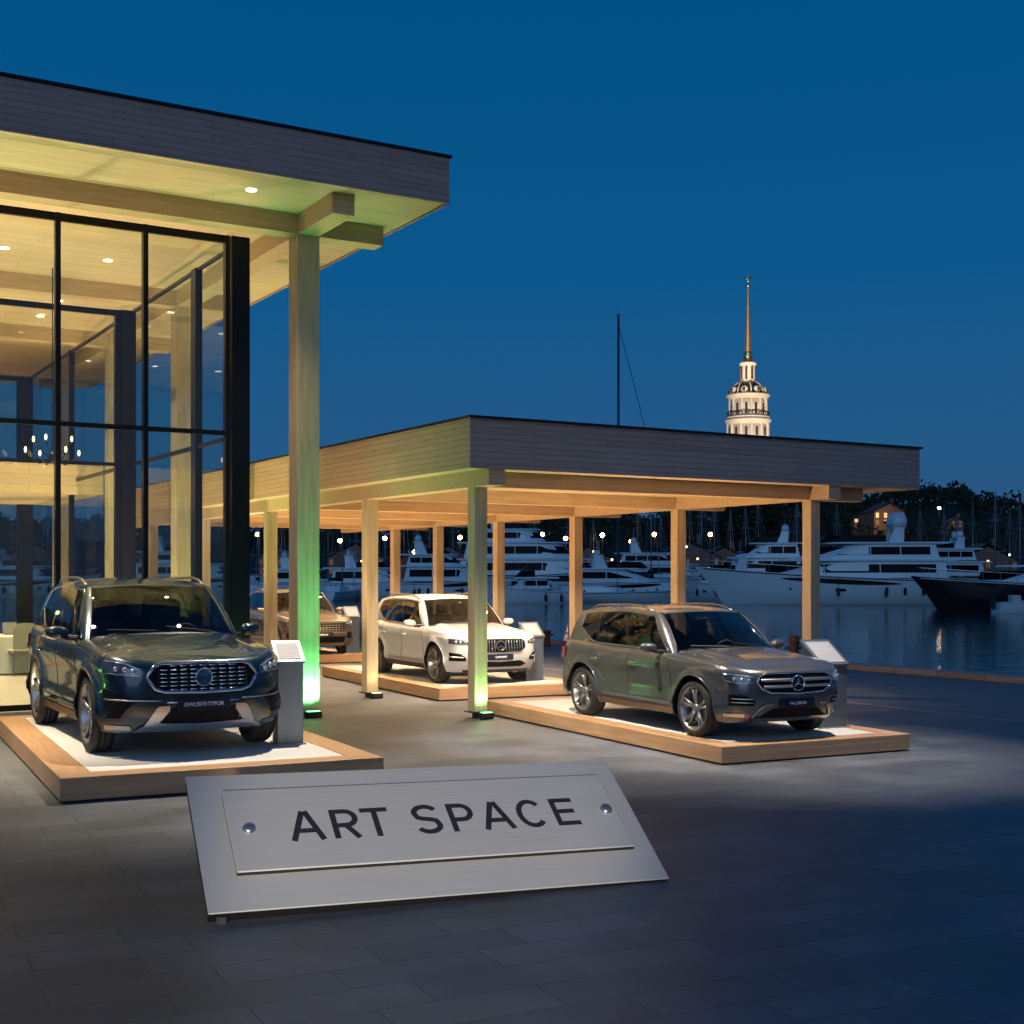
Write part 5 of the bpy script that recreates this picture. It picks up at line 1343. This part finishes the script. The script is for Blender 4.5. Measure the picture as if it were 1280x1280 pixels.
# canopy: downlights, and unseen floor spots added to warm ceiling and side
for v in (1.9, 5.7, 9.3, 12.6, 15.7):
    for u in (1.7, 5.1):
        spot('canopy_downlight', P3(u, v, zc-.03, CX), P3(u, v, 0, CX), CD_E, (1,.76,.52), 115, .7, .05)
for v in (1.0, 4.6, 8.2, 12., 15.7, 18.6):
    for u in (2.2, 4.8): spot('canopy_fill', P3(u, v, .30, CX), P3(u, v, 4, CX), CW_E, ORG, 140, 1., .12)
spot('canopy_side_fill', P3(-3.2, 3.0, .05, CX), P3(-.3, 5.5, 4.1, CX), SW_E, (1,.50,.24), 110, 1., .12)
spot('canopy_side_fill', P3(-3.2, 9.0, .05, CX), P3(-.3, 10.5, 4.1, CX), SW_E, (1,.50,.24), 110, 1., .12)
# unseen spots without fixtures, added above the show cars
spot('car_fill', (-7.2, 14.4, 7.4), (-5.2, 15.2, .3), CA_E, (1,.84,.62), 48, 1., .10)
spot('car_fill', P3(-1.0, -3.6, ZC-.1), (-3.0, 13.9, .3), CA_E, (1,.86,.66), 48, 1., .10)
spot('car_fill', (-.6, 16.2, 6.2), (1.2, 17.2, .2), CB_E*1.1, (1,.87,.70), 64, 1., .12)
spot('car_fill', (4.2, 15.6, 6.6), (3.3, 15.9, .2), CB_E*.75, (1,.88,.74), 66, 1., .12)
spot('car_fill', P3(1.6, 1.0, zc-.1, CX), (-.7, 24.6, .2), CB_E*.3, (1,.86,.66), 80, .75, .10)
spot('plaque_fill', (.4,-9,2.15), (-.55,9.1,.42), PQ_E, (1,.85,.68), 12, .6, .4)  # unseen spot behind the camera, added to brighten the plaque
# dusk sun: soft afterglow from behind the camera
sl = bpy.data.lights.new('Sun', 'SUN'); sl.energy = SUN_E; sl.angle = math.radians(40); sl.color = (.80,.82,1)
so = bpy.data.objects.new('Sun', sl); C.objects.link(so); sl.color = SUNC; so.rotation_euler = (math.radians(74), 0, math.radians(-15))
# ---------------------------------------------------------------- world
w = bpy.data.worlds.new('World'); bpy.context.scene.world = w; w.use_nodes = True; nt = w.node_tree
bg = nt.nodes['Background']
class _W: node_tree = nt
ww = _W()
tc = nd(ww, 'ShaderNodeTexCoord'); sx = nd(ww, 'ShaderNodeSeparateXYZ'); ln(ww, tc, 'Generated', sx, 0)
rp = nd(ww, 'ShaderNodeValToRGB'); ln(ww, sx, 'Z', rp, 'Fac')
E_ = rp.color_ramp.elements
E_[0].position = 0; E_[0].color = (.034,.085,.19,1); E_[1].position = 1; E_[1].color = (.002,.03,.10,1)
for p, c in ((.09,(.018,.098,.24,1)),(.22,(.003,.094,.26,1)),(.40,(.0,.080,.24,1))):
    e = E_.new(p); e.color = c
# afterglow: broad lighter violet-grey sky behind the camera
r2 = nd(ww, 'ShaderNodeMapRange'); r2.inputs['From Min'].default_value = .05; r2.inputs['From Max'].default_value = -.9; ln(ww, sx, 'Y', r2, 0)
r3 = nd(ww, 'ShaderNodeMapRange'); r3.inputs['From Min'].default_value = .75; r3.inputs['From Max'].default_value = .0; ln(ww, sx, 'Z', r3, 0)
mu = nd(ww, 'ShaderNodeMath', operation='MULTIPLY'); ln(ww, r2, 0, mu, 0); ln(ww, r3, 0, mu, 1)
mx = nd(ww, 'ShaderNodeMix', data_type='RGBA'); ln(ww, mu, 0, mx, 0); ln(ww, rp, 0, mx, 6); mx.inputs[7].default_value = GLOW
sk = nd(ww, 'ShaderNodeTexSky', sky_type='NISHITA'); sk.sun_disc = False; sk.sun_elevation = math.radians(-4); sk.sun_rotation = math.radians(160)
ad = nd(ww, 'ShaderNodeMix', data_type='RGBA', blend_type='ADD'); ad.inputs[0].default_value = .05; ln(ww, mx, 2, ad, 6); ln(ww, sk, 0, ad, 7)
nt.links.new(ad.outputs[2], bg.inputs['Color']); bg.inputs['Strength'].default_value = 1.
# ---------------------------------------------------------------- camera
cd = bpy.data.cameras.new('Camera'); cam = bpy.data.objects.new('Camera', cd); C.objects.link(cam)
cam.location = (0,0,CAMZ); cam.rotation_euler = (PI/2,0,0)
cd.sensor_width = 36; cd.lens = F/1280*36; cd.shift_y = 80/1280; cd.clip_end = 6000; cd.clip_start = .1
sc = bpy.context.scene; sc.camera = cam
sc.render.engine = 'CYCLES'
sc.view_settings.view_transform = 'Standard'; sc.view_settings.look = 'None'; sc.view_settings.exposure = 0; sc.view_settings.gamma = 1
sc.cycles.transparent_max_bounces = 24; sc.cycles.max_bounces = 8
sc.cycles.sample_clamp_indirect = 4
sc.render.resolution_x = 1024; sc.render.resolution_y = 1024
